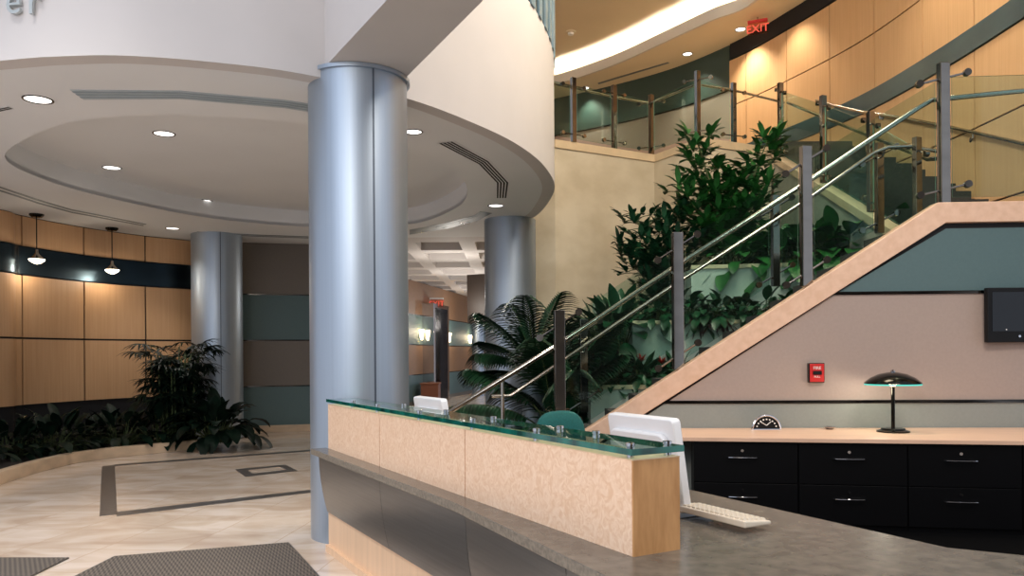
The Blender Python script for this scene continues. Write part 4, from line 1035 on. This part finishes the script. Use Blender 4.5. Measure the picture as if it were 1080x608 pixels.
MB().box((cc.x, ty - .031, cc.z + .03), (sx - .08, .004, sz - .14)).build('display', M['screen'], t, smooth=False)
MB().box((cc.x, ty + .05, cc.z), (.2, .05, .2)).build('wall_mount', M['darkmetal'], t, smooth=False)
pz = ay(1059, 348, ty); MB().tube([(pz.x, ty - .03, pz.z), (pz.x, ty - .036, pz.z)], .006, 10).build('status_light', M['whitepaint'], t)
pz = ay(1073, 355, ty); MB().tube([(pz.x, ty - .03, pz.z), (pz.x, ty - .036, pz.z)], .011, 12).build('button', M['chrome'], t)
# floor mats
def fmat(pts, label):
    P = [xy(az(x, y, 0)) for x, y in pts]; c_ = sum(P, Vector((0, 0)))/len(P)
    t = thing('floor_mat', label, 'mat', P3(c_, 0), 'entrance mats')
    MB().prism(P, .002, .012).build('pile', M['matgrey'], t, smooth=False)
    m = MB(); cl_ = P + P[:1]; m.prism([c_ + (p - c_)*1.012 for p in P], .001, .009); m.build('border', M['inlay'], t, smooth=False)
f1 = az(335, 608, 0); f0 = az(303.5, 574, 0); e1 = f1 + (f1 - f0)*1.4
g1_, g0_ = az(83, 608, 0), az(121, 588.5, 0); e2 = g1_ + (g1_ - g0_)*2.6
def topx(p): v = Vector(p); return (CX + FPX*v.x/v.y, CY - FPX*(v.z - EYE)/v.y + (v.x/v.y)*FPX*math.tan(-ROLL)*1.0)
fmat([(121, 588.5), (303.5, 574), topx(e1), topx(e2)][::-1], 'dark chevron entrance mat before the reception desk')
h1 = az(36, 608, 0); h0 = az(72, 590, 0); e3 = h1 + (h1 - h0)*2
fmat([(-60, 590), (72, 590), topx(e3), (-120, 700)][::-1], 'dark chevron entrance mat cut by the lower left corner')
# ------------------------------------------------------------------ corridor fittings
def on_wb(x, y, i=2, off=.03):
    a, b = wb[i], wb[i + 1]; u = (x - CX)/FPX; f = (u*a.y - a.x)/((b.x - a.x) - u*(b.y - a.y)); p = a.lerp(b, f); return ay(x, y, p.y) + Vector((off, 0, 0))
wdir = Vector((wb[3].x - wb[2].x, wb[3].y - wb[2].y, 0)).normalized()
for x, y, lab in ((441.5, 353, 'wall sconce left of the corridor doorway'), (471, 356, 'wall sconce between the corridor doorway and the slender column'), (493.5, 358, 'wall sconce farthest along the corridor beside the slender column')):
    p = on_wb(x, y); t = thing('wall_sconce', lab, 'lamp', p, 'corridor wall sconces')
    MB().box(p + Vector((.0, 0, -.05)), (.03, .1, .14)).build('back_plate', M['steel'], t, smooth=False)
    MB().lathe([(.03, -.16), (.07, .14), (.06, .14), (.025, -.15)], p + Vector((.06, 0, 0)), 16).build('glass_shade', M['sconce'], t)
    light('POINT', 'sconce_light', p + Vector((.35, 0, .1)), (0, 0, 0), 12, (1, .82, .58), .08)
a, b = on_wb(445, 420, 2), on_wb(462, 420, 2); zt_ = on_wb(453, 326).z
t = thing('elevator_doorway', 'chrome framed dark doorway in the corridor wall', 'doorway', P3(a, 0))
def wbx(a_, b_, z0, z1, d0, d1):
    o_ = Vector((wdir.y, -wdir.x, 0)); q = [P3(a_, z0) + o_*d0, P3(b_, z0) + o_*d0, P3(b_, z0) + o_*d1, P3(a_, z0) + o_*d1]
    return MB().hexa(q, [p + Vector((0, 0, z1 - z0)) for p in q])
wbx(a, a.lerp(b, .1), 0, zt_, -.02, .35).build('jamb', M['chrome'], t, smooth=False); wbx(a.lerp(b, .9), b, 0, zt_, -.02, .35).build('jamb', M['chrome'], t, smooth=False)
wbx(a, b, zt_, zt_ + .12, -.02, .35).build('lintel', M['chrome'], t, smooth=False)
wbx(a.lerp(b, .1), a.lerp(b, .9), 0, zt_, -.02, .01).build('door_leaf', M['screen'], t, smooth=False)
pe = on_wb(452, 320.5, 2, .25)
exit_sign(pe, (1, -.1, 0), .42, .24, 'red exit sign above the chrome corridor doorway', None)
p = on_wb(438, 413, 2, .45)
t = thing('corridor_chest', 'small reddish wooden chest against the corridor wall beside the doorway', 'chest', (p.x, p.y, 0))
MB().box((p.x, p.y, .3), (.5, .7, .6)).build('body', M['redbrown'], t, smooth=False, bevel=.01); MB().box((p.x, p.y, .62), (.55, .75, .04)).build('lid', M['redbrown'], t, smooth=False, bevel=.01)
# ------------------------------------------------------------------ light
wd = bpy.data.worlds.new('world'); SC.world = wd; wd.use_nodes = True
bg = wd.node_tree.nodes['Background']; bg.inputs[0].default_value = (.62, .68, .80, 1); bg.inputs[1].default_value = 1.1
DAY = (.80, .87, 1); WARM = (1, .87, .68); NEU = (1, .93, .84)
light('AREA', 'daylight_front', (-6.5, -3.5, 5.2), (-2.5, 7, .9), 150, DAY, 5, 4)
light('AREA', 'daylight_desk', (-2.2, -2.2, 4.2), (0, 4.5, .6), 185, NEU, 2.4, 1.4)
light('AREA', 'lobby_right', (2.8, 2.4, 5.6), (3.0, 7.2, 1.4), 170, (1, .9, .78), 2.0, 1.0)
light('AREA', 'atrium', (2.2, 7.4, 7.7), (1.2, 11.5, 2.5), 330, WARM, 2.2, 2.2)
for p in DL[:7]:
    light('SPOT', 'downlight_spot', p + Vector((0, 0, -.03)), p + Vector((0, 0, -3)), 100, NEU, .06, spot=95, blend=.8)
for p in UL:
    light('SPOT', 'downlight_spot', p + Vector((0, 0, -.03)), p + Vector((0, 0, -3)), 150, WARM, .06, spot=105, blend=.8)
for x, y in ((846, 12), (800, 42)):             # wall washers close to the upper wood wall
    h = hit(UW, x); p = at_len(UW, UD, h); light('SPOT', 'wall_washer', (p.x - .55, p.y - .25, ZC - .05), (p.x, p.y, 5.6), 130, WARM, .05, spot=95, blend=.9)
for y_ in (10.6, 8.6):
    light('SPOT', 'wall_washer', (5.2, y_, ZC - .05), (6.1, y_, 4.0), 170, WARM, .06, spot=100, blend=.9)
for x_, y_ in ((-1.3, 17), (-1.3, 20.5), (-.7, 25.5)):
    light('POINT', 'corridor_light', (x_, y_, 2.7), (0, 0, 0), 55, NEU, .1)
light('SPOT', 'floor_fill', (-3.6, 3.6, 6.2), (-3.3, 4.6, 0), 900, (1, .95, .9), .6, spot=62, blend=.6)  # added fill spot without a fitting, brightens the front of the floor
SC.view_settings.view_transform = 'Standard'; SC.view_settings.look = 'None'; SC.view_settings.gamma = 1
SC.view_settings.use_curve_mapping = False; SC.view_settings.exposure = 0
SC.cycles.use_denoising = True
SC.cycles.max_bounces = 8; SC.cycles.transparent_max_bounces = 24
SC.cycles.sample_clamp_indirect = 6
